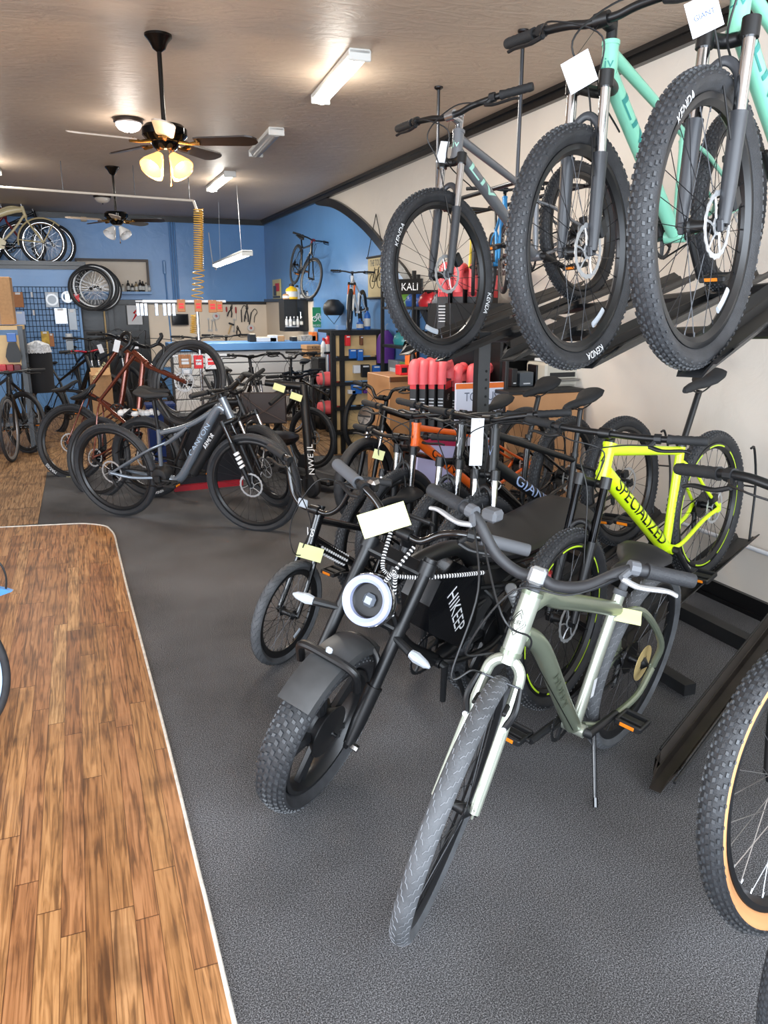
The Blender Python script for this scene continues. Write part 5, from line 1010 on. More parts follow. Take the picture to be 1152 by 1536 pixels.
# right wall shelving with helmets
SX = XW - .42; Y0, Y1 = 5.75, 7.3; RS = thing('wall_shelving', 'black shelving along the right wall behind the raised hardtails', 'shelf', (XW - .22, (Y0 + Y1) / 2, 0)); ys = (Y1 - Y0) / 2
zs = [aty(650, 550, 6.2).z, aty(650, 505, 6.2).z, aty(650, 462, 6.2).z]
zs = [.45, .85, 1.22, 1.58]
for z in zs: m = MB(); m.box((0, 0, z), (.4, ys * 2, .025)); m.build('shelf_board', DRK, RS, smooth=0)
for sy in (-1, 0, 1):
    for sx in (-1, 1): m = MB(); m.box((sx * .19, sy * ys, .95), (.03, .03, 1.9)); m.build('post', DRK, RS, smooth=0)
kc = atx(619, 430, SX); o = thing('brand_sign', 'black sign with white letters at the top of the wall shelving', 'sign', MX.Translation((SX - .06, kc.y, kc.z)) @ MX.Rotation(R(-68), 4, 'Z')); m = MB(); m.rbox((0, 0, 0), (.40, .015, .13), .003); m.build('panel', BLKD, o); m = MB(); letters(m, 'KALI', lambda a, b_: V((a + .05, -.0095, b_)), .065, .2); m.build('sign_lettering', DEC, o, None, 0); m = MB(); m.add([(-.19, -.0095, .04), (-.15, -.0095, 0), (-.19, -.0095, -.04), (-.13, -.0095, 0)], [(0, 1, 2, 3)]); m.build('sign_mark', DEC, o, None, 0)
random.seed(3)
labs = ['purple', 'green', 'black', 'grey', 'white', 'red', 'teal', 'blue']; hexs = dict(purple='6a2a8c', green='5d8a3a', black='1a1a1c', grey='7c7f85', white='d5d7da', red='c32b33', teal='2c7f86', blue='2a5aa8')
ends = ['nearest the camera', 'second from the near end', 'at the middle', 'second from the far end', 'at the far end']
for si, z in enumerate(zs):
    for k in range(5):
        y = Y0 + .18 + k * .3; colr = labs[(si * 3 + k * 2) % 8]; mt = mat('helmet_' + colr, hexs[colr], .3)
        if si in (2, 3):
            o = thing('helmet', f"{colr} helmet on the {'top' if si == 3 else 'second'} board of the wall shelving, {ends[k]}", 'helmet', (SX + .18, y, z + .013), 'helmets on the wall shelving'); m = MB(); m.lathe([(.105, 0), (.115, .04), (.1, .09), (.06, .125), (.01, .135)], 20, rot=MX.Scale(1.2, 3, V((0, 1, 0)))); m.build('shell', mt, o)
            m = MB(); [m.rbox((0, (q - 1) * .06, .135 - abs(q - 1) * .012), (.14, .018, .02), .005) for q in range(3)]; m.build('vents', BLK, o)
        else: bx_('accessory_box', f"{colr} box on the {'lowest' if si == 0 else 'third'} board of the wall shelving, {ends[k]}", 'box', (SX + .18, y, z + .013 + .11), (.26, .24, .22), mt, 'boxes on the wall shelving', parts=[('box_label', WHT, lambda m, d: m.box((-d[0] / 2 - .001, 0, 0), (.002, d[1] * .6, d[2] * .35)))])
# coral U-shaped foam tubes in display boxes and the white sign
def display(Yc, x0, x1, ytop, ybox, ybot, labp, n, grp):
    for i in range(n):
        px = x0 + (x1 - x0) * (i + .5) / n; a = aty(px, ybox, Yc); t = aty(px, ytop, Yc); w_ = abs(aty(x1, ybox, Yc).x - aty(x0, ybox, Yc).x) / n; b_ = aty(px, ybot, Yc)
        o = thing('boxed_foam_tube', labp[i], 'boxed tube', MX.Translation((a.x, Yc + .1, 0)) @ MX.Rotation(R(-38), 4, 'Z'), grp); h = t.z - a.z
        m = MB(); m.rbox((0, 0, (a.z + b_.z) / 2), (w_ * .7, .26, abs(a.z - b_.z)), .004); m.build('carton', mat('black_carton', '161618', .5), o); m = MB(); m.box((0, -.132, a.z - .03), (w_ * .6, .003, .045)); m.build('red_panel', REDB, o, smooth=0)
        m = MB(); [m.box((0, -.132, a.z - .12 - q * .022), (w_ * .5, .003, .006)) for q in range(6)]; m.build('small_print', WHT, o, smooth=0)
        m = MB(); rr = .036; yy = .125; m.tube(spl([(0, -yy, a.z - .02), (0, -yy, a.z + h * .45), (0, -yy * .7, a.z + h * .8), (0, 0, a.z + h - rr), (0, yy * .7, a.z + h * .8), (0, yy, a.z + h * .45), (0, yy, a.z - .02)], 6), rr, 14); m.build('foam_tube', PNK, o)
        if i == n - 1: m = MB(); letters(m, 'AF', lambda u_, v_: V((w_ * .35 + .0015, .0 + u_, a.z - .12 + v_)), .045); m.build('carton_lettering', WHT, o, None, 0); m = MB(); m.box((w_ * .35 + .001, .0, a.z - .035), (.003, .18, .05)); m.build('red_panel', REDB, o, smooth=0)
display(4.75, 629, 684, 541, 571, 655, ['coral foam tube in a black carton, leftmost of the low display', 'second coral foam tube from the left in the low display', 'third coral foam tube from the left in the low display', 'coral foam tube nearest the white sign in the low display'], 4, 'boxed foam tubes in the low display')
for _x0, _x1, _y, _b, _n, _l in ((626, 690, 4.72, 655, 'low_plinth', 'black plinth under the low coral tube display'), (688, 756, 4.92, 640, 'low_plinth', 'black plinth behind the white sign')):
    c, d = pb(_x0, _b, _x1, _b + 10, _y, .3); zt_ = aty(_x0, _b, _y + .15).z; zt_ = aty((_x0 + _x1) / 2, _b, _y + .13).z; bx_(_n, _l, 'plinth', (c.x, c.y, zt_ / 2), (d[0], .3, zt_), DRK)
display(4.95, 690, 752, 548, 575, 640, ['coral foam tube behind the left of the white sign', 'coral foam tube behind the middle of the white sign', 'coral foam tube behind the right of the white sign'], 3, 'boxed foam tubes behind the sign')
display(5.35, 668, 756, 393, 434, 500, ['raised coral foam tube at the left above the shelving', 'second raised coral foam tube above the shelving', 'third raised coral foam tube above the shelving', 'fourth raised coral foam tube beside the knobbly tyre'], 4, 'raised boxed foam tubes')
c, d = pb(683, 574, 757, 668, 4.62, .02); bx_('brand_sign', 'white sign with an orange top strip and grey letters behind the rack post', 'sign', c, d, mat('white_board', 'd5dae8', .5), parts=[('orange_strip', ORB, lambda m, d: m.box((0, -d[1] / 2 - .001, d[2] / 2 - .02), (d[0], .002, .035))), ('sign_lettering', mat('slate_print', '5b6478', .5), txt('TOC  US', .06, -.0, d[2] / 2 - .09, .25))])
c, d = pb(715, 380, 766, 413, 5.3, .02); bx_('brand_sign', 'dark red-brown sign with white letters above the coral tubes', 'sign', c, d, mat('oxblood_board', '3a1618', .5), parts=[('sign_lettering', WHT, txt('US', .08, .05, 0, .11))])
c, d = pb(668, 500, 755, 700, 5.3, .3); d = (d[0], .4, 1.62); c.z = .81; bx_('display_cabinet', 'black display cabinet carrying the raised coral tubes', 'cabinet', c, d, DRK, parts=[('cabinet_shelf', GRM, lambda m, d: [m.rbox((0, -d[1] / 2 - .01, z), (d[0], .03, .02), .003) for z in (-.3, .1, .5)])])
c, d = pb(757, 500, 762, 690, 4.6, .05); bx_('upright_pole', 'thin black upright at the right of the white sign', 'post', c, d, DRK)
c, d = pb(625, 655, 684, 742, 4.3, .02); o = bx_('lilac_board', 'pale lilac panel with a magenta stripe below the orange bike', 'display panel', c, d, mat('lilac_board', 'b9b6d8', .5), rot=RY(6), parts=[('magenta_stripe', mat('magenta_print', 'a8204c', .5), lambda m, d: m.box((.0, -d[1] / 2 - .002, d[2] * .42), (d[0], .003, .05), rot=RY(6)))])
c, d = pb(584, 565, 622, 620, 5.6, .5); d = (d[0], .5, 1.12); zc = aty(600, 565, 5.6).z; d = (d[0], .5, zc); c.z = zc / 2; bx_('wooden_cabinet', 'brown wooden cabinet left of the coral tubes', 'cabinet', c, d, WD, parts=[('front_edge', mat('dark_walnut_edge', '5b3a22', .4), lambda m, d: m.rbox((0, -d[1] / 2 - .004, d[2] / 2 - .02), (d[0], .01, .04), .003))])
c, d = pb(613, 524, 625, 563, 5.75, .08); c.z = zc + d[2] / 2 + .001; bx_('toy_box', 'tall orange and red box on the brown cabinet', 'box', c, d, ORB, parts=[('dark_oval', BLKD, lambda m, d: m.lathe([(.02, 0), (.03, .02), (.025, .08), (.015, .11)], 14, (0, -d[1] / 2, -.04)))])
c, d = pb(600, 548, 613, 563, 5.7, .1); c.z = zc + d[2] / 2 + .001; bx_('toy_box', 'low red box beside the tall orange one', 'box', c, d, REDB, parts=[('dark_panel', BPL, lambda m, d: m.box((0, -d[1] / 2 - .001, 0), (d[0] * .6, .002, d[2] * .5)))])
# desk with wooden back panel and printer
c, d = pb(759, 591, 872, 760, 4.44, .03); zt = c.z + d[2] / 2; DK = thing('reception_desk', 'wooden desk panel by the right wall behind the black hardtails', 'desk', (c.x, 4.44, 0)); m = MB(); m.rbox((0, .015, zt / 2), (d[0], .03, zt), .004); m.build('front_panel', WD, DK); m = MB(); m.rbox((0, .25, zt + .012), (d[0], .5, .024), .004); m.build('desk_top', DRK, DK)
m = MB(); m.box((d[0] / 2 - .01, .25, zt / 2), (.02, .45, zt)); m.build('side_panel', WD, DK, smooth=0)
c2, d2 = pb(757, 500, 882, 588, 4.9, .3); SH = thing('open_shelf_unit', 'dark open shelf unit above the wooden desk', 'shelf', (c2.x, 5.1, zt + .024)); hh = (c2.z + d2[2] / 2) - zt
for sx in (-1, .25, 1): m = MB(); m.box((sx * d2[0] / 2, 0, hh / 2), (.02, .3, hh)); m.build('upright', DRK if sx < 1 else STL, SH, smooth=0)
for z in (.01, hh * .45, hh): m = MB(); m.box((0, 0, z), (d2[0], .3, .018)); m.build('shelf_board', DRK, SH, smooth=0)
m = MB(); m.box((0, .15, hh / 2), (d2[0], .01, hh)); m.build('back_panel', DRK, SH, smooth=0)
c3, d3 = pb(818, 553, 868, 588, 4.6, .26); c3.z = zt + .026 + d3[2] / 2; PR = bx_('printer', 'beige desktop printer on the wooden desk', 'printer', c3, d3, mat('beige_printer', 'b9b3a5', .5), bev=.015, parts=[('paper_tray', mat('grey_tray', '6f6d68', .5), lambda m, d: m.rbox((0, -d[1] / 2 - .03, -d[2] * .2), (d[0] * .7, .08, .015), .004)), ('output_slot', BPL, lambda m, d: m.rbox((0, -d[1] / 2 - .001, 0), (d[0] * .75, .006, d[2] * .2), .002)), ('paper_stack', WHT, lambda m, d: m.rbox((0, .02, d[2] / 2 + .012), (d[0] * .6, d[1] * .7, .02), .004))])
for i, (x0, x1, y0, y1, mt, lab) in enumerate(((768, 776, 560, 587, BPL, 'black router box left on the desk'), (780, 800, 566, 587, GRM, 'grey card reader on the desk left of the printer'), (804, 814, 556, 587, BLK, 'black speaker box beside the printer'))):
    c, d = pb(x0, y0, x1, y1, 4.7, .12); c.z = zt + .026 + d[2] / 2; bx_('desk_device', lab, 'device', c, d, mt, parts=[('indicator', WHT, lambda m, d: m.box((0, -d[1] / 2 - .001, -d[2] * .3), (d[0] * .5, .002, .008)))])

# odds and ends among the left bikes
c, d = pb(136, 540, 168, 612, 9.6, .3); bx_('cardboard_box', 'open cardboard box behind the copper bike frame', 'box', (c.x, c.y, .42), (d[0], .3, .84), CARD, parts=[('flap', CARD, lambda m, d: m.rbox((0, -d[1] / 2 - .06, d[2] / 2 + .03), (d[0] * .9, .14, .006), .002, rot=RX(35)))])
c, d = pb(234, 602, 250, 640, 8.3, .2); bx_('blue_bin', 'dark blue bin behind the fat-tyre bike saddle', 'bin', (c.x, c.y, .3), (.28, .25, .6), mat('navy_plastic', '14306e', .4), parts=[('bin_rim', mat('navy_plastic', '14306e', .4), lambda m, d: m.rbox((0, 0, d[2] / 2), (d[0] * 1.08, d[1] * 1.08, .03), .006))])
# ---------------------------------------------------------------- left group
STEELB = mat('steel_blue_grey_paint', '77808a', .25, .5, coat=.4); BRZ = mat('copper_bronze_paint', '6e3626', .2, .6, coat=.5); MAXY = mat('yellow_white_print', 'd9cf9a', .5)
LG = None
K = bike('steel blue electric mountain bike facing right across the carpet', (.6565, 5.8095, 0, -39.8, 6, .8), 1.19,
    dict(r=.37, w=.06, rr=.318, steer=2, ht=(1.0, .985), hb=(1.055, .85), bb=(.417, .348), st=(.44, .74), sad=(.43, .99), fm=STEELB, km=BLK, crm=BLK, sm=BLG, off=.05, HA=65, slide=.3,
         dt=[(1.02, .90), (.93, .88), (.60, .38), (.46, .35)], dtr=.034, tt=[(.98, .93), (.72, .78), (.46, .70)], ttr=.019, hr=.028, sj=(.50, .62), wheel=dict(tread='fine', tm=RUB, disc=.09, dside=-1), ss=[((.50, .63), .012), ((.34, .56), .05), ((.01, .37), .06)],
         cs=[((.44, .36), .03), ((.2, .345), .05), ((.01, .37), .06)], stayr=(.013, .010), ca=0, cables=1, crr=.06), None, 'electric_mountain_bike', 'bicycle')
T, rt = K['T0'], K['root']
mk(rt, T, 'motor_cover', BPL, lambda m: m.lathe([(.02, -.06), (.06, -.055), (.075, -.03), (.075, .03), (.06, .055), (.02, .06)], 24, (.43, 0, .37), YAX))
mk(rt, T, 'rocker_link', STEELB, lambda m: [m.tube([(.50, s_ * .03, .62), (.62, s_ * .03, .70), (.70, s_ * .025, .76)], [.012, .015, .010], 10) for s_ in (-1, 1)] + [m.tube([(.60, -.03, .70), (.60, .03, .70)], .014, 10)])
mk(rt, T, 'rear_shock', BLG, lambda m: (m.tube([(.69, 0, .73), (.62, 0, .60)], .02, 12), m.tube([(.62, 0, .60), (.55, 0, .47)], .009, 10)))
mk(rt, T, 'battery_cover', BPL, lambda m: m.tube([(.99, 0, .80), (.70, 0, .41)], [.036, .036], 14))
side_text(rt, T, 'ARMOR', (.78, .55), (.97, .80), .0365, .04, -1, DEC, width=.14)
side_text(rt, T, 'CANYON', (.66, .50), (.93, .86), .0345, .035, -1, mat('light_steel_blue_decal', '9fb2c6', .3), width=.30)
for j, (fa, fb) in enumerate(((.46, .5), (.53, .57), (.6, .64), (.67, .7))):
    mk(K['root'], K['TS'], 'fork_decal', DEC, lambda m: m.tube([K['lt'].lerp(K['fh'], fa) + V((0, -K['hs'], 0)), K['lt'].lerp(K['fh'], fb) + V((.004, -K['hs'], 0))], .0217, 12), label='white fork stripe')
M2 = bike('matte black fat-tyre electric bike behind the steel blue one', (.93, 6.42, 0, -39, 2, 0), 1.15,
    dict(r=.35, w=.095, rr=.28, steer=-32, ht=(.90, .87), hb=(.945, .76), bb=(.42, .28), st=(.28, .66), sad=(.13, .93), sadl=.28, sadw=.17, fm=BLK, km=BLK, HA=67, off=.045, hs=.085, dt=[(.93, .78), (.80, .62), (.45, .29)], dtr=.032, tt=[(.90, .86), (.70, .84), (.5, .75), (.3, .58)], ttr=.03,
         wheel=dict(tread='fine', tm=RUB, disc=.09, dside=-1, rimw=.06), rwheel=dict(texts=[('KENDA', -70, -1, .02, None)]), bar=[(0, 0, 0), (.05, 0, 0), (.12, -.02, .05), (.34, -.12, .06)], stack=.05), None, 'fat_tyre_bike', 'bicycle')
L_ = bike('copper bronze hardtail parked nose-up at left with a large lettered rear tyre', (.4885, 7.5094, .2999, -29.4, -9.7, -26.7), 1.332,
    dict(r=.37, w=.062, ht=(.87, .965), hb=(.95, .83), bb=(.605, .413), st=(.36, .745), sad=(.20, .87), fm=BRZ, km=BRZ, fork='rigid', forkr=.016, wheel=dict(tread='knob', disc=.09, dside=-1), rwheel=dict(texts=[('MAXXIS', 205, -1, .028, None), ('MINION', 245, -1, .02, MAXY)], rimdec=None), ca=-40, rt=(.026, .018, .017)), 'nose-up bikes at the left', 'mountain_bike', 'bicycle')
side_text(L_['root'], L_['T0'], 'ENDURO', (.70, .89), (.48, .79), .0185, .024, -1, MAXY, width=.2)
dp = [(0, 0, 0), (.12, 0, 0), (.19, .03, 0), (.21, .09, -.01), (.215, .12, -.06), (.22, .08, -.12), (.225, 0, -.13)]
L2 = bike('bronze and white gravel bike with drop bars parked nose-up', (.5575, 6.6463, .3635, -37.5, -14.2, -35.8), 1.155,
    dict(r=.36, w=.045, rr=.315, ht=(.825, .90), hb=(.88, .76), bb=(.478, .306), st=(.27, .80), sad=(.18, .93), fm=BRZ, km=BRZ, fork='rigid', forkr=.015, wheel=dict(tread='fine', disc=.08, dside=-1), steer=4, bar=dp, barr=.015, gripl=.03, levers=0, rt=(.022, .017, .016), ca=40), 'nose-up bikes at the left', 'gravel_bike', 'bicycle')
mk(L2['root'], L2['TS'], 'shift_hood', BPL, lambda m: m.tube(spl([L2['C'] + V((.09, .205, 0)), L2['C'] + V((.15, .205, .02)), L2['C'] + V((.16, .205, .05))], 4), .016, 8))
# generic background bikes
def lite(label, hub_px, zr, yaw, front=True, pose=(0, 0), WB=1.05, group=None, name='bicycle', **o):
    """front (or rear) hub under pixel at height zr"""
    h = atz(hub_px[0], hub_px[1], zr); d = V((math.cos(R(yaw)), math.sin(R(yaw)), 0)); c = h - d * WB / 2 if front else h + d * WB / 2
    q = dict(r=.345, w=.045, ht=(.80, .86), hb=(.84, .72), bb=(.42, .28), st=(.27, .68), sad=(.2, .9), HA=70, cables=1, crank=1); q.update(o)
    return bike(label, (c.x, c.y, zr - q['r'], yaw, pose[0], pose[1]), WB, q, group, name, 'bicycle')
REDP = mat('deep_red_paint', '7d1a22', .3, coat=.3); GRYP = mat('dark_grey_paint', '3b3d40', .35)
lite('grey commuter bike at the far left with an upright silver stem', (36, 634), .345, -62, WB=1.02, w=.04, fork='rigid', hs=.04, fm=GRYP, km=GRYP, steer=12, wheel=dict(tread='slick', spk=SPS), bar=[(0, 0, 0), (.08, 0, .02), (.2, -.08, .08), (.27, -.2, .08)], stack=.12, stm=CHR, bm=CHR, fdisc=0)
lite('black city bike at the far left edge with a lowered handlebar', (14, 644), .345, -100, WB=1.0, w=.035, fork='rigid', hs=.036, fm=BLG, km=BLG, wheel=dict(tread='slick', spk=SPS, rim=STL))
lite('black trail bike with a red riser bar behind the left group', (76, 606), .36, -48, front=False, WB=1.12, r=.36, w=.06, ht=(.86, .95), hb=(.90, .80), st=(.3, .74), sad=(.2, .95), fm=BLK, bm=mat('red_anodised', 'a3182a', .25, .6), wheel=dict(tread='knob'), pose=(0, -8))
lite('black mountain bike with flat bars before the dark door', (150, 590), .36, -70, WB=1.1, r=.36, w=.055, ht=(.88, 1.02), hb=(.90, .86), st=(.3, .8), sad=(.2, 1.0), fm=BLK, stack=.09, wheel=dict(tread='fine'))
lite('dark hybrid with a long flat bar left of the drop-bar bike', (196, 585), .36, -60, WB=1.1, r=.36, w=.05, ht=(.88, 1.0), hb=(.9, .86), st=(.3, .8), fm=GRYP, stack=.08, wheel=dict(tread='fine'))
lite('black wheeled bike parked nose-up behind the copper one', (330, 600), .36, -45, WB=1.1, r=.36, w=.055, fm=BLG, wheel=dict(tread='knob'), pose=(0, -12), stack=.06)
# centre and back cluster
J = lite('black electric bike with a round chrome headlight', (548, 722), .33, -150, WB=1.1, r=.33, w=.085, rr=.26, ht=(.86, .86), hb=(.90, .72), fm=BLK, km=BLK, hs=.07, wheel=dict(tread='slick', tm=RUB, nsp=28), bar=[(0, 0, 0), (.06, 0, 0), (.12, -.01, .07), (.34, -.08, .09)], stack=.05)
c = J['lt'] + J['n'] * .12 + V((0, 0, .06)); jl = mk(J['root'], J['TS'], 'headlight', BPL, lambda m: m.lathe([(.03, -.06), (.07, -.03), (.075, .0), (.07, .006)], 24, c, toq(J['n'])))
mk(jl, None, 'lens', CHR, lambda m: m.lathe([(.06, .006), (.062, .012), (.05, .014), (.01, .016)], 24, c, toq(J['n']))); mk(jl, None, 'lamp_bar', BPL, lambda m: m.rbox(c + J['n'] * .018, (.012, .11, .012), .003))
Tb = lite('black bike with a yellow note on its bars behind the small black bike', (566, 812), .34, -150, WB=1.08, r=.34, w=.058, ht=(.86, .84), hb=(.90, .70), fm=BLG, km=BLK, wheel=dict(tread='knob', disc=.08), bar=[(0, 0, 0), (.1, 0, 0), (.2, -.01, .02), (.35, -.05, .02)])
tagpaper('folded_note', 'pale yellow note on black bars between headlight bike and small bike', atd(568, 682, dep(wpt(Tb, Tb['C'], True)) - .05), vr - vu * .3, vu + vr * .3, .06, .05, YEL, bend=.006, cat='paper note')
lite('silver-rimmed hybrid with its rear wheel towards the aisle', (520, 627), .27, 125, front=False, WB=.9, r=.27, w=.035, rr=.245, fork='rigid', hs=.035, wheel=dict(tread='slick', rim=CHR, spk=SPS, rimw=.02), ht=(.70, .72), hb=(.73, .6), st=(.25, .55), sad=(.2, .78), bb=(.36, .25), fm=BLG, pedals=0)
lite('black disc-brake bike behind the scooter stem', (468, 657), .31, -58, WB=1.0, r=.31, w=.045, ht=(.78, .85), hb=(.82, .70), fm=BLK, wheel=dict(tread='fine', disc=.07))
lite('black bike beside the brown seat with a mirror on its bar', (430, 618), .34, -120, WB=1.05, fm=BLK, stack=.1, bar=[(0, 0, 0), (.06, 0, 0), (.12, 0, .05), (.32, -.1, .06)])
lite('black city bike third from the workbench with straight bars', (470, 606), .34, -110, WB=1.05, fm=GRYP, stack=.1)
lite('black comfort bike near the wooden drawers', (498, 604), .34, -135, WB=1.05, fm=BLG, stack=.12, bar=[(0, 0, 0), (.06, 0, 0), (.12, 0, .05), (.32, -.1, .06)])
lite('dark bike with raised grips in front of the wooden drawers', (540, 632), .34, -140, WB=1.05, fm=BLK, stack=.14)
lite('silver-forked bike parked below the hanging tags', (395, 640), .34, -75, WB=1.05, r=.34, w=.055, fm=BLK, stack=.1, ht=(.82, .95), hb=(.86, .8), wheel=dict(tread='fine'))
lite('black mountain bike under the yellow coil hose', (300, 590), .36, -100, WB=1.08, r=.36, w=.055, fm=BLK, stack=.12, ht=(.84, 1.0), hb=(.88, .86), wheel=dict(tread='knob'))
lite('black youth bike with short bars left of the workbench', (345, 583), .34, -95, WB=1.02, fm=GRYP, stack=.14, ht=(.82, .98), hb=(.85, .84))
# electric scooter with thick black stem
sc0 = atz(467, 742, 0.02); SC_ = thing('electric_scooter', 'black electric scooter with a thick upright stem and two yellow notes', 'scooter', (sc0.x, sc0.y, 0))
d_ = dep(sc0); topL = atd(455, 578, d_ + .02) - V((sc0.x, sc0.y, 0)); MT = lambda p: V(p)
m = MB(); m.tube([(0, 0, .16), topL], [.042, .038], 14); m.tube([(0, 0, .07), (0, 0, .17)], .05, 12); m.build('stem', BLK, SC_)
arm = atd(398, 574, d_ + .05) - V((sc0.x, sc0.y, 0)); m = MB(); m.tube([topL - V((0, 0, .01)), arm], [.036, .028], 12); m.build('handlebar', BLK, SC_)
g1 = atd(428, 586, d_ - .1) - V((sc0.x, sc0.y, 0)); g2 = atd(405, 606, d_ - .2) - V((sc0.x, sc0.y, 0)); m = MB(); m.tube([g1, g2], .02, 10); m.build('grip', GRIP, SC_)
m = MB(); dd_ = (topL - V((0, 0, .16))).normalized(); letters(m, 'NWE JL', lambda a, b_: V((0, 0, .34)) + dd_ * a + vr * b_ * -1 + V((-.25, -.97, 0)) * .044, .05, .26); m.build('stem_lettering', DEC, SC_, None, 0)
m = MB(); m.rbox((.1, .42, .1), (.17, .8, .06), .02, rot=RZ(20)); m.build('deck', BPL, SC_)
for yy, xx in ((-.02, 0), (.86, .28)):
    m = MB(); m.lathe([(.06, -.03), (.1, -.028), (.11, 0), (.1, .028), (.06, .03)], 24, (xx * .7, yy, .11), toq((1, .3, 0))); m.build('wheel', RUBD, SC_)
tagpaper('folded_note', 'left of two yellow notes on the scooter bar', g1 + SC_.location + V((-.06, -.03, .03)), vr - vu * .35, vu + vr * .3, .1, .055, YEL, bend=.01, cat='paper note')
tagpaper('folded_note', 'right of two yellow notes on the scooter bar', g1 + SC_.location + V((.08, -.05, -.05)), vr - vu * .35, vu + vr * .3, .1, .055, YEL, bend=.01, cat='paper note')
# brown folding seat with backrest
bs = atd(395, 612, d_ + .7); BS = thing('folding_seat', 'brown vinyl seat with crossed-strap backrest and round cushion', 'seat', (bs.x, bs.y, 0)); BRN = mat('dark_brown_vinyl', '3a2f2c', .4)
mm = bs.z; xr = vr
m = MB(); m.rbox((0, 0, mm), (.44, .03, .30), .01, rot=RZ(-21)); m.build('backrest', BRN, BS)
m = MB(); m.tube([xr * -.22 + V((0, -.03, mm + .13)), V((0, -.03, mm - .03)), xr * .22 + V((0, -.03, mm - .14))], .005, 5); m.tube([xr * -.22 + V((0, -.03, mm - .14)), V((0, -.03, mm - .03)), xr * .22 + V((0, -.03, mm + .13))], .005, 5); m.build('cross_strap', mat('brown_cord', '54433c', .6), BS)
m = MB(); m.lathe([(.02, -.06), (.2, -.055), (.235, -.02), (.235, .01), (.2, .03), (.02, .035)], 30, V((.06, -.16, mm - .26))); m.build('cushion', mat('black_seat_vinyl', '241e1c', .3), BS)
for sx in (-1, 1):
    for sy in (-1, 1): m = MB(); m.tube([V((.06 + sx * .12, -.16 + sy * .12, mm - .3)), V((.06 + sx * .2, -.16 + sy * .2, .005))], .012, 8); m.build('leg', CHR, BS)
# red-edged low display base with dark board behind the steel blue bike
rb = atz(262, 738, 0); rb2 = atz(365, 728, 0)
DB = thing('display_stand', 'dark display board standing on a red-edged base behind the steel blue bike', 'display stand', rb)
dx = (rb2 - rb); dn = V((-dx.y, dx.x, 0)).normalized()
m = MB(); m.prism([V((0, 0, 0)), dx, dx + dn * .35, dn * .35], (0, 0, .0), (0, 0, .05)); m.build('red_base', mat('red_painted_board', 'a41e2c', .4), DB, smooth=0)
m = MB(); m.prism([dn * .05, dx + dn * .05, dx + dn * .3, dn * .3], (0, 0, .05), (0, 0, .66)); m.build('dark_board', mat('navy_black_board', '11131c', .6), DB, smooth=0)
# cruisers on the mezzanine
CRM = mat('cream_paint', 'd8c79a', .3, coat=.3); UG = 'old cruiser bikes on the blue mezzanine'
def cr(label, x, y, yaw, col, **o):
    q = dict(r=.33, w=.05, ht=(.80, .82), hb=(.83, .70), bb=(.42, .28), st=(.25, .58), sad=(.15, .78), fork='rigid', forkr=.013, hs=.04, fm=col, km=col, gears=False, wheel=dict(tread='slick', rim=CHR, spk=SPS, rimw=.028), stm=CHR, bm=CHR, stack=.06,
             bar=[(0, 0, 0), (.07, 0, 0), (.12, .01, .12), (.2, -.02, .2), (.27, -.14, .2)], levers=0, cables=0, barr=.012, gm=mat('cream_grip', 'd9cfae', .5)); q.update(o)
    return bike(label, (x - .52 * math.cos(R(yaw)), y - .52 * math.sin(R(yaw)), 2.185, yaw, 0, 0), 1.04, q, UG, 'cruiser_bicycle', 'bicycle')
U1 = cr('cream tank cruiser with chrome bars at the front of the mezzanine', -.33, 13.18, 2, CRM, tt=[(.81, .80), (.6, .80), (.27, .62)], xt=(([(.80, 0, .76), (.55, 0, .70), (.28, 0, .55)], .014),), dt=[(.83, .72), (.66, .5), (.46, .30)], rt=(.017, .017, .015), ca=-10, cm=CHR)
T, rt = U1['T0'], U1['root']; fh = U1['fh']
mk(rt, T, 'tank', CRM, lambda m: m.loft([[V((x, .04 * math.cos(t), z + h * math.sin(t))) for t in [2 * math.pi * k / 14 for k in range(14)]] for x, z, h in ((.30, .60, .02), (.4, .67, .05), (.6, .75, .055), (.74, .78, .045), (.80, .785, .02))]))
mk(rt, T, 'front_mudguard', CRM, lambda m: m.loft([[fh + V((math.cos(a) * (.345 + rd), y, math.sin(a) * (.345 + rd))) for y, rd in ((-.035, -.012), (-.02, .008), (0, .014), (.02, .008), (.035, -.012), (0, .008))] for a in [R(45 + i * 13) for i in range(12)]]))
mk(rt, T, 'chain_guard', CRM, lambda m: m.prism([(.1, -.07, .36), (.45, -.07, .39), (.54, -.07, .32), (.5, -.07, .22), (.4, -.07, .22), (.1, -.07, .32)], (0, 0, 0), (0, .012, 0)))
mk(rt, T, 'mudguard_stay', CRM, lambda m: [m.tube([fh + V((0, s_ * .045, 0)), fh + V((.18, s_ * .04, .29))], .008, 6) for s_ in (-1, 1)] + [m.tube([fh + V((0, s_ * .045, 0)), fh + V((-.34, s_ * .04, .03))], .007, 6) for s_ in (-1, 1)])
cr('dark red cruiser behind the cream one', -.62, 13.5, 5, REDP, hb=(.83, .70))
U3 = cr('chrome high-bar cruiser farthest back on the mezzanine', -.20, 13.75, -3, BLG, gm=BLK, bar=[(0, 0, 0), (.05, 0, 0), (.08, .05, .28), (.14, 0, .33), (.2, -.2, .3)])
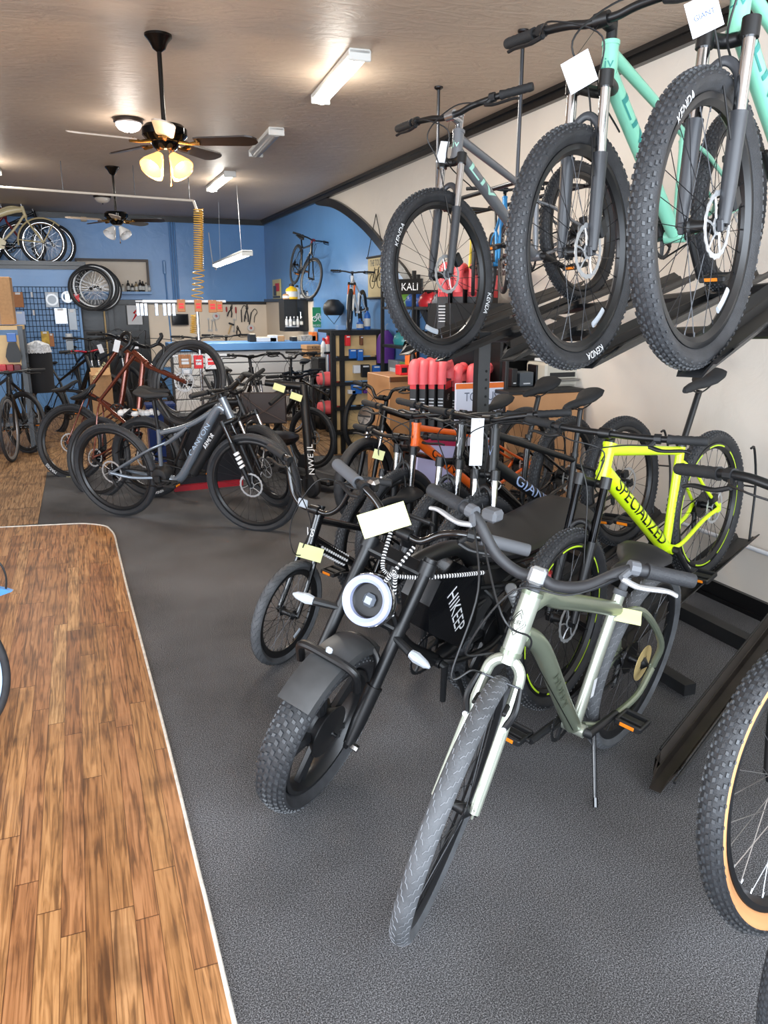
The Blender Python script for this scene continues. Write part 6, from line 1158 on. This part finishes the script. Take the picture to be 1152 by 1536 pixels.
# bikes on the right wall
sx = .778
W1 = bike('black road bike hung high on the blue right wall', (2.93, 10.62, 1.79, -91.3, -8.5, 15.2), 1.048, dict(r=.35, w=.04, rr=.315, steer=13, fork='rigid', hs=.035, fm=BLG, km=BLG, st=(.2, .7), sad=(.06, .84), ht=(.73, .86), hb=(.80, .73), wheel=dict(tread='slick'), cables=1, stm=REDP), None, 'wall_bicycle', 'bicycle')
W1['root'].scale = (sx,) * 3
W1['root'].location.x = 2.9
s0 = aty(527, 463, 7.9); W2 = bike('white and orange mountain bike standing nose-on atop the wooden drawers', (s0.x + .17, s0.y + .32, zD - .0, -121, 0, 0), 1.1, dict(r=.35, w=.055, fm=DEC, km=mat('white_orange_fork', 'dcdcd8', .4), sm=ORNG, wheel=dict(tread='fine'), steer=8, ca=80), None, 'mountain_bike', 'bicycle')
W2['root'].scale = (.62,) * 3
# bikes on the ceiling-hung pipe rack at right
HB = thing('hanging_pipe_rack', 'black pipe rack hung from two ceiling rods', 'hanging rack', (2.43, 4.7, 0)); ho = V((2.43, 4.7, 0))
r1 = atz(658, 130, 3.04); r2 = atz(785, 45, 3.04); b1 = V((r1.x, r1.y, 2.28)); b2 = V((r2.x, r2.y, 2.28))
for a, b_ in ((r1, b1), (r2, b2)):
    m = MB(); m.tube([a - ho, b_ - ho], .011, 10); m.lathe([(.03, 0), (.03, -.01), (.014, -.02)], 16, a - ho - V((0, 0, .001))); m.lathe([(.016, -.02), (.016, .02)], 10, b_ - ho); m.build('drop_rod', DST, HB)
m = MB(); m.tube([b1 - ho + V((0, .5, 0)), b2 - ho - V((0, .3, 0))], .013, 10); m.build('crossbar', DST, HB)
m = MB(); m.tube([b1 - ho + V((.45, .6, 0)), b2 - ho + V((.45, -.3, 0))], .013, 10); m.tube([b1 - ho, b1 - ho + V((.45, .05, 0))], .011, 8); m.tube([b2 - ho, b2 - ho + V((.78, .0, 0))], .011, 8); m.build('crossbar', DST, HB)
YLP = mat('yellow_paint', 'd8c14a', .35); BLP = mat('bright_blue_paint', '2f86c4', .3)
hbk = dict(r=.33, w=.045, fork='rigid', hs=.04, wheel=dict(tread='slick', spk=SPS), levers=0, cables=0, rt=(.017, .016, .015))
y0 = atd(712, 360, 5.9)
W3 = bike('yellow bike hung on the pipe rack behind the silver hardtail', (y0.x, y0.y, y0.z - .42, -118, 0, 0), 1.02, {**hbk, 'fm': YLP, 'km': YLP, 'sad': (.2, .9), 'st': (.27, .68)}, None, 'hanging_bicycle', 'bicycle')
W3['root'].scale = (.62,) * 3
y0 = atd(748, 350, 5.2)
W4 = bike('bright blue bike hung on the pipe rack beside the yellow one', (y0.x, y0.y, y0.z - .40, -112, 0, 0), 1.02, {**hbk, 'fm': BLP, 'km': BLP, 'sad': (.2, .9), 'st': (.27, .68)}, None, 'hanging_bicycle', 'bicycle')
W4['root'].scale = (.66,) * 3

cK = wpt(L_, L_['C'], True); dK = dep(wpt(L_, L_['ht']))
tagpaper('price_tag', 'white tag on the copper bronze bike\'s head tube', atd(175, 519, dK - .12), vr - vu * .3, vu + vr * .3, .055, .11, WHT, string=wpt(L_, L_['ht']))
tagpaper('price_tag', 'small white tag left of the copper bike on dark bars', atd(151, 523, dK + .8), vr + vu * .3, vu - vr * .3, .05, .09, WHT, string=wpt(L_, L_['PB'][-1], True))
tagpaper('price_tag', 'white tag beside the drop handlebar at the left', atd(203, 518, dK - .3), vr, vu, .055, .06, WHT, string=wpt(L2, L2['C'], True))
g = thing('cotton_gloves', 'crumpled white gloves lying on the fat rear tyre', 'gloves', wpt(M2, M2['rh'] + V((-.05, 0, .355)))); m = MB()
random.seed(5)
for i in range(9): a = V(((i - 4) * .035, random.uniform(-.03, .03), random.uniform(.015, .035))); m.lathe([(.005, -.03), (.028, -.018), (.034, 0), (.026, .018), (.005, .028)], 10, a)
m.build('glove_cloth', mat('white_cotton', 'cfcfce', .9), g)
mk(K['root'], K['T0'], 'pedal_bracket', BPL, lambda m: m.rbox((.43, -.08, .36), (.05, .02, .05), .006))
# ---------------------------------------------------------------- ceiling fixtures
WARM = (1, .72, .42); FLU = (1, .95, .86)
def point(name, loc, power, col, rad=.05, par=None):
    l = bpy.data.lights.new(name, 'POINT'); l.energy = power; l.color = col; l.shadow_soft_size = rad; o = bpy.data.objects.new(name, l); COL.objects.link(o); o.location = loc
    if par: o.parent = par
    return o
def ceiling_fan(label, x, y, zm, k, lit, a0, dark, pale, nbl=5):
    o = thing('ceiling_fan', label, 'ceiling fan', (x, y, 0)); BM = mat('antique_black_metal', '1d1916', .2, .7)
    m = MB(); m.lathe([(.075, ZC), (.075, ZC - .012), (.05, ZC - .04), (.035, ZC - .07), (.014, ZC - .085)], 24); m.build('canopy', BM, o)
    m = MB(); m.tube([(0, 0, ZC - .07), (0, 0, zm + .1)], .013, 12); m.build('down_rod', BM, o)
    m = MB(); m.lathe([(.03, zm + .09), (.105, zm + .085), (.125, zm + .065), (.125, zm + .03), (.105, zm + .01), (.08, zm - .005), (.07, zm - .03), (.045, zm - .05)], 32); m.build('motor_housing', mat('mirror_black', '1a1b1d', .06, .9), o)
    for q in range(nbl):
        a = R(a0 + q * 360 / nbl); rm = MX.Rotation(a, 3, 'Z'); tl = MX.Rotation(R(-13), 3, 'X')
        m = MB(); m.tube([rm @ V((.08, 0, zm + .0)), rm @ V((.14, 0, zm - .012)), rm @ V((.2, 0, zm - .008))], [.012, .008, .014], 8); m.tube([rm @ V((.19, -.035, zm - .006)), rm @ V((.19, .035, zm - .006))], .006, 6); br = m.build('blade_bracket', mat('brass', '8c6a38', .25, .9), o)
        m = MB(); pts = [(.17, -.04), (.2, -.048), (.47, -.06), (.51, -.045), (.53, -.02), (.53, .02), (.51, .045), (.47, .06), (.2, .048), (.17, .04)]
        m.prism([rm @ (tl @ V((px, py, 0)) + V((0, 0, zm))) for px, py in pts], (0, 0, -.004), (0, 0, .004)); m.build('blade', pale if q in (0, 4) else dark, o, smooth=0)  # two blades take the paler tone, light painted into their colour
    for q in range(4):
        a = R(45 + q * 90 + a0); d = V((math.cos(a), math.sin(a), -1.1)).normalized(); c = V((math.cos(a) * .05, math.sin(a) * .05, zm - .075))
        m = MB(); m.lathe([(.022, 0), (.03, .02), (.045, .05), (.062, .09), (.066, .11), (.062, .108), (.042, .05), (.02, .005)], 20, c, toq(d), cap=False)
        gm_ = mat('lit_glass_shade' if lit else 'frosted_glass_shade', 'ffb968' if lit else 'd8d8d6', .25, emit=1.6 if lit else 0); sh = m.build('lamp_shade', gm_, o)
        m = MB(); m.lathe([(.004, .02), (.02, .035), (.028, .06), (.02, .085), (.004, .095)], 16, c, toq(d)); m.build('bulb', mat('lit_bulb' if lit else 'unlit_bulb', 'ffd48c' if lit else 'e8e8e6', .2, emit=22 if lit else 0), sh)
    m = MB(); m.tube([(0.02, 0, zm - .05), (.02, 0, zm - .22)], .0015, 5); m.lathe([(.001, zm - .24), (.006, zm - .235), (.004, zm - .22)], 10, (.02, 0, 0)); m.build('pull_chain', mat('brass', '8c6a38', .25, .9), o)
    if lit: point('fan_lamp', (0, 0, zm - .2), lit, WARM, .09, o)
    return o
DKB = mat('dark_walnut_blade', '241a15', .3, coat=.3); PLB = mat('lit_tone_blade', 'a99a8b', .4)  # paler blade colour stands in for light on the undersides
ceiling_fan('nearer ceiling fan with a lit amber lamp cluster', .573, 4.89, 2.5, 1, 34, -97, DKB, PLB)
ceiling_fan('farther ceiling fan with unlit frosted shades', .525, 9.366, 2.5, 1, 0, -95, mat('black_blade', '15110f', .3), PLB)
def tubelamp(label, p0, p1, lit, hang=0, z=ZC):
    c = (V(p0) + V(p1)) / 2; d = (V(p1) - V(p0)); L = d.length; ang = math.atan2(d.y, d.x); o = thing('fluorescent_light', label, 'ceiling light', MX.Translation((c.x, c.y, 0)) @ MX.Rotation(ang, 4, 'Z'), 'fluorescent ceiling fixtures')
    m = MB(); m.rbox((0, 0, z - .015 - hang), (L, .13, .03), .006); m.build('housing', mat('white_metal_housing', 'cfcfca', .4), o)
    m = MB(); m.loft([[V((x, .052 * math.cos(t), z - .03 - hang + .042 * min(0, math.sin(t)))) for t in [2 * math.pi * k / 16 for k in range(16)]] for x in (-L / 2 + .03, L / 2 - .03)]); m.build('diffuser', mat('lit_diffuser' if lit else 'grey_diffuser', 'fff6e4' if lit else '8d8b88', .3, emit=9 if lit else 0), o)
    for s_ in (-1, 1): m = MB(); m.rbox((s_ * (L / 2 - .012), 0, z - .035 - hang), (.024, .135, .06), .005); m.build('end_cap', mat('white_metal_housing', 'cfcfca', .4), o)
    if lit:
        l = bpy.data.lights.new('tube_light', 'AREA'); l.shape = 'RECTANGLE'; l.size = L * .9; l.size_y = .1; l.energy = lit; l.color = FLU; lo = bpy.data.objects.new('tube_light', l); COL.objects.link(lo); lo.parent = o; lo.location = (0, 0, z - .085 - hang)
        point('tube_glow', (0, 0, z - .22 - hang), lit * .25, FLU, .06, o)
    if hang:
        for s_ in (-1, 1): m = MB(); m.tube([(s_ * L * .35, 0, z - hang), (s_ * L * .3, 0, ZC)], .002, 5); m.build('chain', STL, o)
        m = MB(); m.tube(spl([(-L / 2, 0, z - hang - .02), (-L / 2 - .12, 0, z - hang - .1), (-L / 2 - .5, .0, z - hang + .05), (-L / 2 - .8, 0, z - hang + .5)], 6), .008, 8); m.build('power_cord', WHT, o)
    return o
tubelamp('nearest fluorescent fixture, brightly lit', (1.684, 4.7, 0), (1.762, 5.76, 0), 30)
tubelamp('unlit grey fluorescent fixture between two lit ones', (1.715, 6.86, 0), (1.761, 7.9, 0), 0)
tubelamp('lit fluorescent fixture nearest the back of the ceiling', (1.748, 9.16, 0), (1.743, 10.4, 0), 28)
tubelamp('lit fluorescent fixture cut by the left edge', (-.70, 8.9, 0), (-.66, 10.0, 0), 28)
hl = aty(325, 397, 12.5); hr = atz(371, 379, hl.z)
t_ = tubelamp('bright fluorescent light hung on chains above the workbench', (hl.x, hl.y, 0), (hr.x, hr.y, 0), 34, ZC - hl.z - .03)
def dome(label, x, y, lit):
    o = thing('dome_light', label, 'ceiling light', (x, y, 0), 'flush dome lights')
    m = MB(); m.lathe([(.1, ZC), (.115, ZC - .008), (.115, ZC - .028), (.1, ZC - .035)], 32); m.build('base_ring', mat('oil_bronze', '2b211c', .3, .5), o)
    m = MB(); m.lathe([(.1, ZC - .032), (.097, ZC - .055), (.078, ZC - .08), (.042, ZC - .095), (.008, ZC - .1)], 32); m.build('glass_bowl', mat('lit_frosted_bowl' if lit else 'unlit_frosted_bowl', 'fff4ee' if lit else 'c9bfb2', .3, emit=3 if lit else 0), o)
    m = MB(); m.lathe([(.008, ZC - .095), (.01, ZC - .105), (.003, ZC - .115)], 12); m.build('finial', mat('oil_bronze', '2b211c', .3, .5), o)
    if lit: point('dome_lamp', (0, 0, ZC - .25), 8, (1, .9, .8), .08, o)
dome('lit frosted dome light beside the nearer fan', .545, 7.01, 1); dome('unlit dome light beyond the farther fan', .499, 11.75, 0)
# air line and coil hose
pa = aty(-20, 279, 9.2); pb = aty(290, 301, 9.2)
AL = thing('air_pipe', 'thin white air pipe running across below the ceiling', 'pipe', (0, 9.2, 0)); m = MB(); m.tube([pa - V((0, 9.2, 0)), pb - V((0, 9.2, 0))], .012, 8); m.tube([pb - V((0, 9.2, 0)), pb - V((0, 9.2, .0)) + V((.04, 0, -.12))], .014, 8); m.build('pipe', mat('pale_pipe', 'd9d0c2', .4), AL)
m = MB(); 
for t in (.02, .35, .7, .98): p = pa.lerp(pb, t); m.tube([p - V((0, 9.2, 0)), V((p.x, 0, ZC))], .004, 5)
m.build('pipe_hanger', DST, AL)
COILM = mat('amber_coil_hose', 'd8ab45', .3)
def coil(label, a, b, r_, n, tail=None):
    o = thing('coil_hose', label, 'air hose', a); P = []; dd = b - a
    for i in range(n * 10 + 1): t = i / (n * 10); an = 2 * math.pi * i / 10; P.append(dd * t + V((r_ * math.cos(an), r_ * math.sin(an), 0)))
    m = MB(); m.tube(P, .0065, 5); m.build('coil', COILM, o)
    if tail:
        m = MB(); P = []
        for i in range(5 * 10 + 1): t = i / 50; an = 2 * math.pi * i / 10; P.append(dd + (V(tail) - b) * t + V((r_ * 1.3 * math.cos(an), r_ * math.sin(an), 0)))
        m.tube(P, .006, 5); m.build('stretched_coil', COILM, o)
ca_ = pb + V((.05, 0, -.08)); coil('amber coiled air hose hanging from the white pipe', ca_, aty(298, 405, 9.2), .05, 27, aty(296, 448, 9.2)); 
coil('short amber coil hose below the hanging tags', aty(291, 472, 9.4), aty(290, 500, 9.4), .035, 9)
bpy.context.view_layer.update()
